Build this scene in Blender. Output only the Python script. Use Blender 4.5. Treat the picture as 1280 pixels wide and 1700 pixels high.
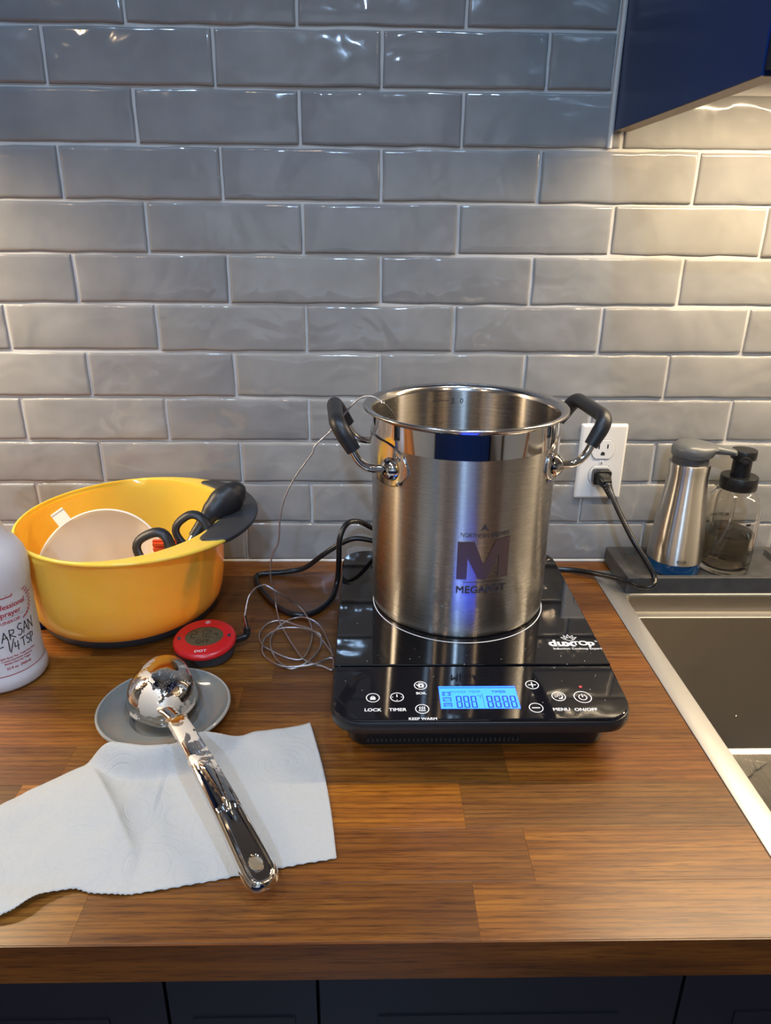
import bpy, bmesh, math, random
from mathutils import Vector, Matrix, noise
for o in list(bpy.data.objects): bpy.data.objects.remove(o)
S = bpy.context.scene; COL = S.collection
PI = math.pi; R = math.radians
random.seed(7)

# ------------------------------------------------------------------ camera
cam = bpy.data.cameras.new('camera'); camo = bpy.data.objects.new('camera', cam); COL.objects.link(camo); S.camera = camo
YAW, PIT, ROL = 0.0211, -0.37977, 0.00866
F_ = Vector((math.sin(YAW)*math.cos(PIT), math.cos(YAW)*math.cos(PIT), math.sin(PIT)))
r_ = Vector((math.cos(YAW), -math.sin(YAW), 0)); u_ = r_.cross(F_)
rr = math.cos(ROL)*r_ + math.sin(ROL)*u_; uu = -math.sin(ROL)*r_ + math.cos(ROL)*u_
M = Matrix((rr, uu, -F_)).transposed().to_4x4(); M.translation = Vector((-0.00606, -1.01805, 0.48814)); camo.matrix_world = M
cam.sensor_fit = 'VERTICAL'; cam.sensor_height = 24; cam.lens = 24*1202.92/1700; cam.clip_start = .01
cam.dof.use_dof = False

# ------------------------------------------------------------------ world, exposure
w = bpy.data.worlds.new('world'); S.world = w; w.use_nodes = True
w.node_tree.nodes['Background'].inputs[0].default_value = (.45, .65, 1, 1)
w.node_tree.nodes['Background'].inputs[1].default_value = .15
S.view_settings.view_transform = 'Standard'; S.view_settings.look = 'None'
S.view_settings.exposure = 0.0; S.view_settings.gamma = 1; S.view_settings.use_curve_mapping = False
COOL = (.42, .66, 1.0); WARM = (1.0, .70, .42); LED = (1.0, .79, .52)
CEIL = 1.53
def area(name, loc, color, energy, size, size_y=None, rot=(0, 0, 0), spread=180):
    l = bpy.data.lights.new(name, 'AREA'); l.color = color; l.energy = energy
    if size_y: l.shape = 'RECTANGLE'; l.size = size; l.size_y = size_y
    else: l.shape = 'DISK'; l.size = size
    l.spread = R(spread)
    o = bpy.data.objects.new(name, l); o.location = loc; o.rotation_euler = rot; COL.objects.link(o); return o
CEILING_AND_FILL_LIGHTS = [((-.55, -.75), COOL, 4.4, .07), ((.20, -.75), COOL, 4.4, .07), ((-.30, -1.25), WARM, 2.4, .06), ((.45, -.70), WARM, 1.4, .06),
                  ((-1.2, -2.3), WARM, 8, .09), ((.9, -2.3), WARM, 8, .09), ((-.1, -2.5), COOL, 48, .10)]  # this row: unseen fill lamps, added for ambient and cool frontal light on the wall
for (x, y), c, e, s in CEILING_AND_FILL_LIGHTS:
    area('ceiling_and_fill_lamp', (x, y, CEIL-.012), c, e, s, spread=118 if y > -1.5 else 155)
area('under_cabinet_lamp', (.925, -.175, .655), LED, 13.0, 1.14, .010)
area('under_cabinet_lamp', (-1.11, -.175, .655), LED, 19.0, 1.10, .010)

# ------------------------------------------------------------------ materials
def mat(name, col=(.5, .5, .5), rough=.5, metal=0, **k):
    m = bpy.data.materials.new(name); m.use_nodes = True
    b = m.node_tree.nodes['Principled BSDF']
    b.inputs['Base Color'].default_value = (*col, 1); b.inputs['Roughness'].default_value = rough; b.inputs['Metallic'].default_value = metal
    for a, v in k.items(): b.inputs[a.replace('_', ' ')].default_value = v
    return m
def N(m, t, **k):
    n = m.node_tree.nodes.new(t)
    for a, v in k.items():
        if hasattr(n, a): setattr(n, a, v)
        else: n.inputs[a.replace('_', ' ')].default_value = v
    return n
def L(m, a, b): m.node_tree.links.new(a, b)
def bsdf(m): return m.node_tree.nodes['Principled BSDF']
def ramp(m, src, stops):
    n = N(m, 'ShaderNodeValToRGB'); e = n.color_ramp.elements
    while len(e) < len(stops): e.new(.5)
    for i, (p, c) in enumerate(stops): e[i].position = p; e[i].color = (*c, 1) if len(c) == 3 else c
    L(m, src, n.inputs[0]); return n
def mapping(m, scale=(1, 1, 1), coord='Object', rnd=True, rot=(0, 0, 0)):
    tc = N(m, 'ShaderNodeTexCoord'); mp = N(m, 'ShaderNodeMapping'); mp.inputs['Scale'].default_value = scale; mp.inputs['Rotation'].default_value = rot
    L(m, tc.outputs[coord], mp.inputs['Vector'])
    if rnd:
        oi = N(m, 'ShaderNodeObjectInfo'); ml = N(m, 'ShaderNodeVectorMath', operation='SCALE'); ml.inputs['Scale'].default_value = 37
        cx = N(m, 'ShaderNodeCombineXYZ'); L(m, oi.outputs['Random'], cx.inputs[0]); L(m, oi.outputs['Random'], cx.inputs[1]); L(m, oi.outputs['Random'], cx.inputs[2])
        L(m, cx.outputs[0], ml.inputs[0]); L(m, ml.outputs[0], mp.inputs['Location'])
    return mp.outputs[0]
def tnoise(m, vec, scale, detail=3, rough=.5, dist=0):
    n = N(m, 'ShaderNodeTexNoise'); n.inputs['Scale'].default_value = scale; n.inputs['Detail'].default_value = detail
    n.inputs['Roughness'].default_value = rough; n.inputs['Distortion'].default_value = dist; L(m, vec, n.inputs['Vector']); return n.outputs['Fac']
def bump(m, h, strength, dist=.001, prev=None):
    b = N(m, 'ShaderNodeBump'); b.inputs['Strength'].default_value = strength; b.inputs['Distance'].default_value = dist
    L(m, h, b.inputs['Height'])
    if prev: L(m, prev, b.inputs['Normal'])
    return b.outputs[0]
def mix(m, a, b, f, mode='MIX'):
    n = N(m, 'ShaderNodeMix'); n.data_type = 'RGBA'; n.blend_type = mode
    for i, v in ((6, a), (7, b), (0, f)):
        if hasattr(v, 'links') or isinstance(v, bpy.types.NodeSocket): L(m, v, n.inputs[i])
        elif i == 0: n.inputs[0].default_value = v
        else: n.inputs[i].default_value = (*v, 1)
    return n.outputs[2]

# glazed wall tile
T = mat('tile_glaze', (.36, .345, .335), .07); T_ = bsdf(T)
v = mapping(T); oi = N(T, 'ShaderNodeObjectInfo')
f1 = tnoise(T, v, 14, 3, .55)
c1 = ramp(T, f1, [(.3, (.256, .257, .254)), (.7, (.320, .320, .316))])
c2 = ramp(T, oi.outputs['Random'], [(0, (.90, .90, .92)), (1, (1.06, 1.05, 1.03))])
L(T, mix(T, c1.outputs[0], c2.outputs[0], 1, 'MULTIPLY'), T_.inputs['Base Color'])
L(T, bump(T, tnoise(T, v, 11, 2, .5, .6), .62, .008, bump(T, tnoise(T, v, 45, 2, .5), .12, .002)), T_.inputs['Normal'])
rg = ramp(T, tnoise(T, v, 30, 4), [(.4, (.05,)*3), (.75, (.16,)*3)]); L(T, rg.outputs[0], T_.inputs['Roughness'])
T_.inputs['Specular IOR Level'].default_value = .6
GR = mat('grout', (.60, .585, .56), .75); L(GR, bump(GR, tnoise(GR, mapping(GR, rnd=False), 400, 3), .5, .0006), bsdf(GR).inputs['Normal'])
CAULK = mat('caulk', (.66, .64, .60), .4)

# walnut stave
W = mat('walnut', (.2, .08, .03), .36); W_ = bsdf(W)
v = mapping(W, (1, 1, 1))
tc = N(W, 'ShaderNodeMapping'); tc.inputs['Scale'].default_value = (2.2, 34, 34); L(W, v, tc.inputs['Vector'])
g1 = tnoise(W, tc.outputs[0], 2.6, 5, .55, .5)
tf = N(W, 'ShaderNodeMapping'); tf.inputs['Scale'].default_value = (24, 560, 560); L(W, v, tf.inputs['Vector'])
g2 = tnoise(W, tf.outputs[0], 1.6, 2, .6)
tw = N(W, 'ShaderNodeMapping'); tw.inputs['Scale'].default_value = (1.5, 20, 6); L(W, v, tw.inputs['Vector'])
wv = N(W, 'ShaderNodeTexWave'); wv.wave_type = 'BANDS'; wv.bands_direction = 'Y'; wv.inputs['Scale'].default_value = 2.6; wv.inputs['Distortion'].default_value = 7; wv.inputs['Detail'].default_value = 2; wv.inputs['Detail Scale'].default_value = .7
L(W, tw.outputs[0], wv.inputs['Vector'])
base = ramp(W, g1, [(.25, (.098, .031, .004)), (.5, (.158, .056, .007)), (.75, (.235, .093, .012))])
a1 = ramp(W, wv.outputs['Fac'], [(0, (.55, .50, .46)), (.35, (1, 1, 1)), (1, (1.05, 1.03, 1.0))])
a2 = ramp(W, g2, [(.33, (.42, .34, .28)), (.48, (1, 1, 1)), (1, (1.10, 1.10, 1.08))])
oi = N(W, 'ShaderNodeObjectInfo')
cc = mix(W, base.outputs[0], a1.outputs[0], .7, 'MULTIPLY'); cc = mix(W, cc, a2.outputs[0], .8, 'MULTIPLY'); cc = mix(W, cc, oi.outputs['Color'], 1, 'MULTIPLY')
L(W, cc, W_.inputs['Base Color'])
L(W, bump(W, g2, .10, .0004), W_.inputs['Normal'])
L(W, ramp(W, tnoise(W, v, 10, 4), [(.35, (.33,)*3), (.7, (.37,)*3)]).outputs[0], W_.inputs['Roughness'])
W_.inputs['Coat Weight'].default_value = .12; W_.inputs['Coat Roughness'].default_value = .26

def brushed(name, col, rough, aniso, scale, axis=None, bs=.05):
    m = mat(name, col, rough, 1); b = bsdf(m)
    v = mapping(m, scale, rnd=False); n = tnoise(m, v, 1, 3, .6)
    L(m, bump(m, n, bs, .0003), b.inputs['Normal'])
    if aniso:
        b.inputs['Anisotropic'].default_value = aniso; b.inputs['Anisotropic Rotation'].default_value = .25
        t = N(m, 'ShaderNodeTangent'); t.direction_type = 'RADIAL'; t.axis = axis or 'Z'; L(m, t.outputs[0], b.inputs['Tangent'])
    rr_ = ramp(m, n, [(.2, (rough*.93,)*3), (.8, (rough*1.08,)*3)]); L(m, rr_.outputs[0], b.inputs['Roughness'])
    return m
POT = brushed('brushed_pot_steel', (.47, .445, .42), .27, 1.0, (8, 8, 5000), 'Z', .002)
POTIN = brushed('pot_inside_steel', (.48, .435, .39), .27, 1.0, (8, 8, 5000), 'Z', .002)
DISP = brushed('brushed_dispenser_steel', (.60, .58, .55), .33, 1.0, (10, 10, 1800), 'Z', .012)
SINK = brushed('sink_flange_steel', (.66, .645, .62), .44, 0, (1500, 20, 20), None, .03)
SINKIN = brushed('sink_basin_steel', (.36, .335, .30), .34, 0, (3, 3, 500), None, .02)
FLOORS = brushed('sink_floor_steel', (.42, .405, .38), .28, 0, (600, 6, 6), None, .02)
CHROME = mat('polished_steel', (.72, .70, .68), .06, 1)
CHROME_SOFT = mat('satin_steel', (.66, .64, .62), .16, 1)
WIREM = mat('braided_steel', (.62, .62, .64), .3, 1); L(WIREM, bump(WIREM, tnoise(WIREM, mapping(WIREM, rnd=False), 1600, 1), .8, .0005), bsdf(WIREM).inputs['Normal'])
# ladle with dried residue
def residue(name, thr, fade=None):
    m = mat(name, (.7, .68, .66), .08, 1); b = bsdf(m); v = mapping(m, rnd=False)
    n1 = tnoise(m, v, 30, 5, .6, .6); n2 = tnoise(m, v, 800, 3, .7); n3 = tnoise(m, v, 26, 2)
    k1 = ramp(m, n1, [(thr, (0, 0, 0)), (thr+.008, (1, 1, 1))]).outputs[0]; k2 = ramp(m, n2, [(.57, (0, 0, 0)), (.63, (.6,)*3)]).outputs[0]
    k2 = mix(m, k2, ramp(m, n3, [(.42, (0, 0, 0)), (.62, (1, 1, 1))]).outputs[0], 1, 'MULTIPLY')
    kk = mix(m, k1, k2, .8, 'ADD')
    if fade:
        sp = N(m, 'ShaderNodeSeparateXYZ'); L(m, v, sp.inputs[0]); mr = N(m, 'ShaderNodeMapRange'); mr.inputs[1].default_value = fade[0]; mr.inputs[2].default_value = fade[1]
        L(m, sp.outputs[1], mr.inputs[0]); kk = mix(m, kk, mr.outputs[0], 1, 'MULTIPLY')
    L(m, mix(m, (.70, .665, .63), (.58, .52, .44), kk), b.inputs['Base Color'])
    L(m, ramp(m, kk, [(0, (.05,)*3), (1, (.45,)*3)]).outputs[0], b.inputs['Roughness']); L(m, ramp(m, kk, [(0, (1,)*3), (1, (.35,)*3)]).outputs[0], b.inputs['Metallic'])
    L(m, bump(m, kk, .08, .0004), b.inputs['Normal']); return m
LAD = residue('residue_chrome', .53); LADH = residue('residue_chrome_handle', .50, (-.015, .005))
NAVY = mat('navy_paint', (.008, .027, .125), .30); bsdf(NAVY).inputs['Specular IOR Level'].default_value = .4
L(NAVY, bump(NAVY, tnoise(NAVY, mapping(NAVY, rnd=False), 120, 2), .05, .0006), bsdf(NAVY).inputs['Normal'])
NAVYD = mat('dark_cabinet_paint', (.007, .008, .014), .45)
EDGE = mat('cabinet_edge_wood', (.30, .21, .13), .5); UND = mat('cabinet_underside', (.46, .36, .25), .55)
BGLASS = mat('black_glass', (.004, .004, .005), .035); bsdf(BGLASS).inputs['Specular IOR Level'].default_value = .75
BPANEL = mat('black_gloss_panel', (.006, .006, .008), .06)
v = mapping(BPANEL, rnd=False); n = tnoise(BPANEL, v, 60, 6, .75, .8)
L(BPANEL, ramp(BPANEL, n, [(.55, (.04,)*3), (.8, (.16,)*3)]).outputs[0], bsdf(BPANEL).inputs['Roughness'])
BPLA = mat('black_plastic', (.010, .010, .011), .32); BRUB = mat('black_rubber', (.014, .014, .016), .42); CORDM = mat('cord_rubber', (.009, .009, .010), .28)
GREYP = mat('grey_plastic', (.105, .113, .12), .34); GREYD = mat('dark_grey_plastic', (.045, .047, .05), .5); CHAR = mat('charcoal_rubber', (.03, .03, .033), .5)
YEL = mat('yellow_plastic', (.86, .53, .075), .17); b = bsdf(YEL); b.inputs['Subsurface Weight'].default_value = .75; b.inputs['Subsurface Radius'].default_value = (.012, .007, .0015); b.inputs['Subsurface Scale'].default_value = 1.0
RED = mat('red_plastic', (.55, .012, .015), .3); REDI = mat('red_ink', (.38, .006, .02), .5); ORED = mat('orange_red_plastic', (.8, .09, .02), .35)
WHT = mat('white_print', (.72, .72, .72), .5); INK = mat('black_ink', (.012, .012, .016), .5); ETCH = mat('laser_etch', (.17, .11, .09), .42, .7); DMARK = mat('dark_etch', (.06, .05, .045), .5, .2)
PLATE = mat('outlet_white_plastic', (.78, .77, .74), .28); SLOT = mat('slot_dark', (.02, .018, .015), .6)
SAUC = mat('grey_glazed_ceramic', (.165, .165, .148), .09)
TRAY = mat('dark_stone_tray', (.042, .043, .046), .55); v = mapping(TRAY, rnd=False)
L(TRAY, ramp(TRAY, tnoise(TRAY, v, 60, 5, .6), [(.35, (.038, .039, .042)), (.7, (.062, .063, .066))]).outputs[0], bsdf(TRAY).inputs['Base Color'])
L(TRAY, bump(TRAY, tnoise(TRAY, v, 700, 3), .2, .0005), bsdf(TRAY).inputs['Normal'])
def translucent(name, col, rough=.35, trans=.35, sss=.6):
    m = mat(name, col, rough); b = bsdf(m); b.inputs['Subsurface Weight'].default_value = sss
    b.inputs['Subsurface Radius'].default_value = (.02, .018, .016); b.inputs['Subsurface Scale'].default_value = .6; b.inputs['Transmission Weight'].default_value = trans; b.inputs['IOR'].default_value = 1.3; return m
FUN = translucent('natural_plastic', (.80, .71, .58), .3, .12, .5); BOT = translucent('milky_plastic', (.66, .63, .635), .35, .12, .5)
def glass(name, col, rough=0, ior=1.45):
    m = mat(name, col, rough); b = bsdf(m); b.inputs['Transmission Weight'].default_value = 1; b.inputs['IOR'].default_value = ior; return m
GLASS = glass('clear_glass', (.98, .97, .95), 0, 1.45)
SOAP = glass('smoky_soap', (.30, .27, .235), 0, 1.34); BLUE = mat('blue_liquid', (.004, .055, .16), .08); BLUE.node_tree.nodes['Principled BSDF'].inputs['Coat Weight'].default_value = .5
TUBE = glass('clear_tube', (.9, .9, .88), .15, 1.4); BLUEP = mat('blue_plastic', (.01, .04, .35), .3)
# paper towel
PAP = mat('paper_towel', (.41, .395, .375), .95); b = bsdf(PAP); v = mapping(PAP, rnd=False)
vo = N(PAP, 'ShaderNodeTexVoronoi'); vo.inputs['Scale'].default_value = 17; vo.inputs['Randomness'].default_value = .95; L(PAP, v, vo.inputs['Vector'])
mm = N(PAP, 'ShaderNodeMath', operation='MULTIPLY'); mm.inputs[1].default_value = 62; L(PAP, vo.outputs['Distance'], mm.inputs[0])
# embossed arcs: rings round each cell centre
m2 = N(PAP, 'ShaderNodeMath', operation='MULTIPLY'); m2.inputs[1].default_value = .35; L(PAP, mm.outputs[0], m2.inputs[0])
sn = N(PAP, 'ShaderNodeMath', operation='SINE'); L(PAP, mm.outputs[0], sn.inputs[0])
rings = ramp(PAP, sn.outputs[0], [(.55, (1,)*3), (.85, (0,)*3)])
fib = tnoise(PAP, v, 900, 2, .6)
L(PAP, bump(PAP, rings.outputs[0], .30, .0009, bump(PAP, fib, .8, .0007)), b.inputs['Normal']); b.inputs['Subsurface Weight'].default_value = .1
def emit(name, col, s):
    m = mat(name, (0, 0, 0), .5); b = bsdf(m); b.inputs['Emission Color'].default_value = (*col, 1); b.inputs['Emission Strength'].default_value = s; return m
LCD = emit('backlit_lcd', (.0065, .052, 1.0), 13); LCDD = emit('lcd_segment', (.004, .035, .42), .8); LCDP = emit('lcd_pale', (.03, .20, .75), 1.2)
REDLED = emit('red_led', (1, .05, .06), 2.2); LAMPG = emit('lamp_diffuser', (1, .9, .75), 1.5)
LCDG = mat('grey_lcd', (.075, .062, .035), .15); LCDGD = mat('lcd_digit', (.018, .018, .014), .3)
WALLP = mat('beige_wall_paint', (.50, .46, .40), .8); CEILP = mat('ceiling_paint', (.62, .61, .59), .9)
FLO = mat('floor_boards', (.055, .040, .030), .35)

# ------------------------------------------------------------------ mesh helpers
class MB:
    def __init__(s): s.v = []; s.f = []
    def add(s, vs, fs):
        o = len(s.v); s.v += [tuple(p) for p in vs]; s.f += [tuple(i+o for i in f) for f in fs]; return s
    def box(s, x0, x1, y0, y1, z0, z1):
        vs = [(x, y, z) for x in (x0, x1) for y in (y0, y1) for z in (z0, z1)]
        return s.add(vs, [(0, 1, 3, 2), (4, 6, 7, 5), (0, 4, 5, 1), (2, 3, 7, 6), (0, 2, 6, 4), (1, 5, 7, 3)])
    def rings(s, rs, close=False, cap0=False, cap1=False, cyc=True):
        n = len(rs[0]); vs = [p for r in rs for p in r]; fs = []
        m = len(rs)
        for i in range(m if close else m-1):
            for j in range(n if cyc else n-1):
                a, b = i*n+j, i*n+(j+1) % n; c, d = ((i+1) % m)*n+(j+1) % n, ((i+1) % m)*n+j
                fs.append((a, b, c, d))
        if cap0: fs.append(tuple(reversed(range(n))))
        if cap1: fs.append(tuple(range((m-1)*n, m*n)))
        return s.add(vs, fs)
    def lathe(s, prof, cx=0, cy=0, seg=48, a0=0, a1=2*PI, cap0=False, cap1=False):
        full = abs(a1-a0-2*PI) < 1e-6; n = seg if full else seg+1
        rs = [[(cx+r*math.cos(a0+(a1-a0)*j/seg), cy+r*math.sin(a0+(a1-a0)*j/seg), z) for j in range(n)] for r, z in prof]
        return s.rings(rs, cap0=cap0, cap1=cap1, cyc=full)
    def tube(s, pts, rad, seg=10, closed=False, cap=True, sx=1, up=None):
        P = [Vector(p) for p in pts]; n = len(P); rs = []; prev = None
        for i in range(n):
            if closed: d = P[(i+1) % n]-P[i-1]
            else: d = P[min(i+1, n-1)]-P[max(i-1, 0)]
            d.normalize()
            if prev is None:
                a = Vector(up) if up else (Vector((0, 0, 1)) if abs(d.z) < .9 else Vector((1, 0, 0)))
                nn = (a-d*a.dot(d)).normalized()
            else: nn = (prev-d*prev.dot(d)).normalized()
            prev = nn; bb = d.cross(nn); r = rad(i/(n-1)) if callable(rad) else rad
            rs.append([tuple(P[i]+nn*(r*math.cos(2*PI*k/seg))+bb*(sx*r*math.sin(2*PI*k/seg))) for k in range(seg)])
        return s.rings(rs, close=closed, cap0=cap and not closed, cap1=cap and not closed)
    def xf(s, fn): s.v = [tuple(fn(*p)) for p in s.v]; return s
def smooth_path(P, k=8, closed=False):
    P = [Vector(p) for p in P]; n = len(P); out = []
    rng = range(n if closed else n-1)
    for i in rng:
        g = (lambda j: P[j % n]) if closed else (lambda j: P[max(0, min(n-1, j))])
        p0, p1, p2, p3 = g(i-1), g(i), g(i+1), g(i+2)
        for t in [q/k for q in range(k)]:
            out.append(.5*((2*p1)+(-p0+p2)*t+(2*p0-5*p1+4*p2-p3)*t*t+(-p0+3*p1-3*p2+p3)*t**3))
    if not closed: out.append(P[-1])
    return out
def fillet(P, r, k=5):
    P = [Vector(p) for p in P]; out = [P[0]]
    for i in range(1, len(P)-1):
        a, b, c = P[i-1], P[i], P[i+1]; d1 = (a-b); d2 = (c-b); rr_ = min(r, d1.length*.49, d2.length*.49)
        p, q = b+d1.normalized()*rr_, b+d2.normalized()*rr_
        for t in range(k+1):
            t /= k; out.append(p*(1-t)**2+b*2*t*(1-t)+q*t*t)
    out.append(P[-1]); return out
def rrect(x0, x1, y0, y1, r, k=6):
    rs = r if isinstance(r, (list, tuple)) else [r]*4; out = []
    for (cx, cy, a, q) in ((x1, y1, 0, rs[0]), (x0, y1, 90, rs[1]), (x0, y0, 180, rs[2]), (x1, y0, 270, rs[3])):
        sx = -1 if cx == x1 else 1; sy = -1 if cy == y1 else 1
        for i in range(k+1):
            t = R(a+90*i/k); out.append((cx+sx*q+q*math.cos(t), cy+sy*q+q*math.sin(t)))
    return out
def inset(poly, d):
    n = len(poly); out = []
    for i in range(n):
        p = Vector(poly[i]); a = Vector(poly[i-1]); b = Vector(poly[(i+1) % n])
        e1 = (p-a); e2 = (b-p)
        if e1.length < 1e-7: e1 = e2
        if e2.length < 1e-7: e2 = e1
        n1 = Vector((-e1.y, e1.x)).normalized(); n2 = Vector((-e2.y, e2.x)).normalized(); m = (n1+n2).normalized()
        out.append(tuple(p+m*(d/max(.4, m.dot(n1)))))
    return out
def prism(poly, z0, z1, bev=.001, mb=None, bot=True):
    mb = mb or MB(); i1 = inset(poly, bev)
    rs = []
    if bot: rs.append([(x, y, z0) for x, y in i1])
    rs += [[(x, y, z0+(bev if bot else 0)) for x, y in poly], [(x, y, z1-bev) for x, y in poly], [(x, y, z1-bev*.3) for x, y in inset(poly, bev*.3)], [(x, y, z1) for x, y in i1]]
    return mb.rings(rs, cap0=True, cap1=True)
def tag(o, label=None, cat=None, group=None, kind=None):
    for k, v in (('label', label), ('category', cat), ('group', group), ('kind', kind)):
        if v: o[k] = v
    return o
def obj(name, mb, m, parent=None, smooth=True, auto=35, label=None, loc=None, base=None):
    """mesh in WORLD coordinates; stored relative to its top-level thing (or to loc)"""
    me = bpy.data.meshes.new(name)
    root = parent
    while root is not None and root.parent: root = root.parent
    off = Vector(loc) if loc is not None else (root.location.copy() if root else Vector((0, 0, 0)))
    par = Vector((0, 0, 0))
    p = parent
    while p is not None: par = par+p.location; p = p.parent
    me.from_pydata([tuple(Vector(p)-off) for p in mb.v], [], mb.f); me.validate()
    o = bpy.data.objects.new(name, me); COL.objects.link(o); o.location = off-par if parent else off
    if parent: o.parent = parent
    if isinstance(m, (list, tuple)):
        for q in m: me.materials.append(q)
    else: me.materials.append(m)
    bm = bmesh.new(); bm.from_mesh(me); bmesh.ops.remove_doubles(bm, verts=bm.verts, dist=1e-6); bmesh.ops.recalc_face_normals(bm, faces=bm.faces); bm.to_mesh(me); bm.free()
    if smooth:
        me.shade_smooth()
        if auto: me.set_sharp_from_angle(angle=R(auto))
    if label: o['label'] = label
    return o
def thing(name, label, cat, loc=(0, 0, 0), group=None):
    o = bpy.data.objects.new(name, None); o.empty_display_size = .03; o.location = loc; COL.objects.link(o); return tag(o, label, cat, group)
def copyo(src, parent=None, loc=None):
    c = src.copy(); COL.objects.link(c)
    if parent: c.parent = parent
    if loc is not None: c.location = loc
    return c
# flat writing: 2-D meshes made from the built-in font, then laid onto a surface
def text2d(body, size, bold=0., align='CENTER', sx=1.0, spacing=1.0):
    cu = bpy.data.curves.new('t', 'FONT'); cu.body = body; cu.size = 1; cu.align_x = align; cu.fill_mode = 'BOTH'; cu.resolution_u = 3; cu.space_character = spacing
    o = bpy.data.objects.new('t', cu); COL.objects.link(o); me = bpy.data.meshes.new_from_object(o)
    mb = MB(); b_ = bold*size*1.1       # heavier weight: the glyph laid over itself, shifted by the stroke's growth
    for k_, (ox, oy) in enumerate([(0, 0)] if not bold else [(0, 0), (-b_, -b_*.7), (b_, -b_*.7), (-b_, b_*.7), (b_, b_*.7)]):
        mb.add([(p.co.x*sx*size+ox, p.co.y*size+oy, k_*2e-5) for p in me.vertices], [tuple(f.vertices) for f in me.polygons])
    bpy.data.objects.remove(o); bpy.data.meshes.remove(me); bpy.data.curves.remove(cu); return mb
def shift(mb, dx, dy): mb.v = [(x+dx, y+dy, z) for x, y, z in mb.v]; return mb
def ring2d(cx, cy, r0, r1, seg=28, a0=0, a1=360):
    mb = MB(); full = a1-a0 >= 359.9; n = seg if full else seg+1
    rs = [[(cx+r*math.cos(R(a0+(a1-a0)*j/seg)), cy+r*math.sin(R(a0+(a1-a0)*j/seg)), 0) for j in range(n)] for r in (r0, r1)]
    return mb.rings(rs, cyc=full)
def poly2d(pts): return MB().add([(x, y, 0) for x, y in pts], [tuple(range(len(pts)))])
def stroke(pts, wd):
    mb = MB()
    for a, b in zip(pts, pts[1:]):
        a = Vector(a); b = Vector(b); d = (b-a).normalized(); n = Vector((-d.y, d.x))*wd/2; a2 = a-d*wd*.4; b2 = b+d*wd*.4
        mb.add([(*(a2+n), 0), (*(a2-n), 0), (*(b2-n), 0), (*(b2+n), 0)], [(0, 1, 2, 3)])
    return mb
def joinmb(*ms):
    o = MB()
    for m in ms: o.add(m.v, m.f)
    return o
def cutx(mb, step):
    bm = bmesh.new(); vs = [bm.verts.new(p) for p in mb.v]
    for f in mb.f:
        try: bm.faces.new([vs[i] for i in f])
        except Exception: pass
    bmesh.ops.triangulate(bm, faces=bm.faces[:])
    xs = [p[0] for p in mb.v]; x = min(xs)+step
    while x < max(xs):
        bmesh.ops.bisect_plane(bm, geom=bm.verts[:]+bm.edges[:]+bm.faces[:], plane_co=(x, 0, 0), plane_no=(1, 0, 0)); x += step
    bm.verts.index_update(); out = MB(); out.add([tuple(v.co) for v in bm.verts], [tuple(v.index for v in f.verts) for f in bm.faces]); bm.free(); return out
def on_cyl(mb, cx, cy, rad, az, z, step=.002, mirror=False, rfun=None):
    mb = cutx(mb, step)
    def f(x, y, zz):
        if mirror: x = -x
        r = (rfun(z+y) if rfun else rad)+zz
        a = R(az)+x/r; return (cx+r*math.cos(a), cy+r*math.sin(a), z+y)
    return mb.xf(f)

# ================================================================== ROOM
GX0, GX1 = -2.2, 2.2; YB = -3.4; ZF = -.914
wall = tag(bpy.data.objects.new('wall_back', None), kind='structure'); COL.objects.link(wall)
TW, THH, X0, Z0 = .203, .06401, .00607, .06414          # tile pitch, joint grid measured on the wall
obj('grout', MB().box(GX0, GX1, 0.0025, .06, ZF, CEIL), GR, wall, smooth=False)
obj('plaster', MB().box(GX0, GX1, -.004, .0024, .98, CEIL), WALLP, wall, smooth=False)
def tile_mesh(wd, ht, seed, nx=14, ny=7):
    rnd = random.Random(seed)
    def prof(n, ln):
        e = [0, .0007, .002, .0045]; inner = [.0045+(ln-.009)*i/(n-6) for i in range(1, n-6)]
        return e+inner+[ln-q for q in reversed(e)]
    xs = prof(nx, wd); ys = prof(ny+3, ht); dz = {0: .0035, .0007: .0013, .002: .0004, .0045: .0001}
    def drop(t, ln):
        d = min(t, ln-t)
        for k, vv in ((.0001, .0036), (.0008, .0014), (.0021, .00045), (.0046, .0001)):
            if d <= k: return vv
        return 0
    of = Vector((seed*7.3, seed*3.1, 0)); vs = []; tx = rnd.uniform(-1, 1)*.0014; ty = rnd.uniform(-1, 1)*.0018
    for j, y in enumerate(ys):
        for i, x in enumerate(xs):
            d = max(drop(x, wd), drop(y, ht)) if min(drop(x, wd), drop(y, ht)) < .0003 else max(drop(x, wd), drop(y, ht))*1.12
            d = min(d, .0042)
            nz = noise.noise(Vector((x*22, y*34, 0))+of)*.0007+noise.noise(Vector((x*60, y*60, 5))+of)*.00012
            ex = noise.noise(Vector((x*25, 9, (0 if y < ht/2 else 3)))+of)*.0016 if min(y, ht-y) < .003 else 0
            ey = noise.noise(Vector((5, y*40, (0 if x < wd/2 else 4)))+of)*.0011 if min(x, wd-x) < .003 else 0
            h = (x/wd-.5)*tx+(y/ht-.5)*ty
            vs.append((x-wd/2+ey, d-nz+h*.7, y-ht/2+ex))
    nx_ = len(xs); fs = [(j*nx_+i, j*nx_+i+1, (j+1)*nx_+i+1, (j+1)*nx_+i) for j in range(len(ys)-1) for i in range(nx_-1)]
    me = bpy.data.meshes.new('tile'); me.from_pydata(vs, [], fs); me.materials.append(T); me.shade_smooth(); return me
GAPX, GAPZ = .0034, .0036
full = [tile_mesh(TW-GAPX, THH-GAPZ, s) for s in range(1, 9)]
PL = (.2975, .3675, .1055, .2213)      # outlet plate hides its box
nt = 0
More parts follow.
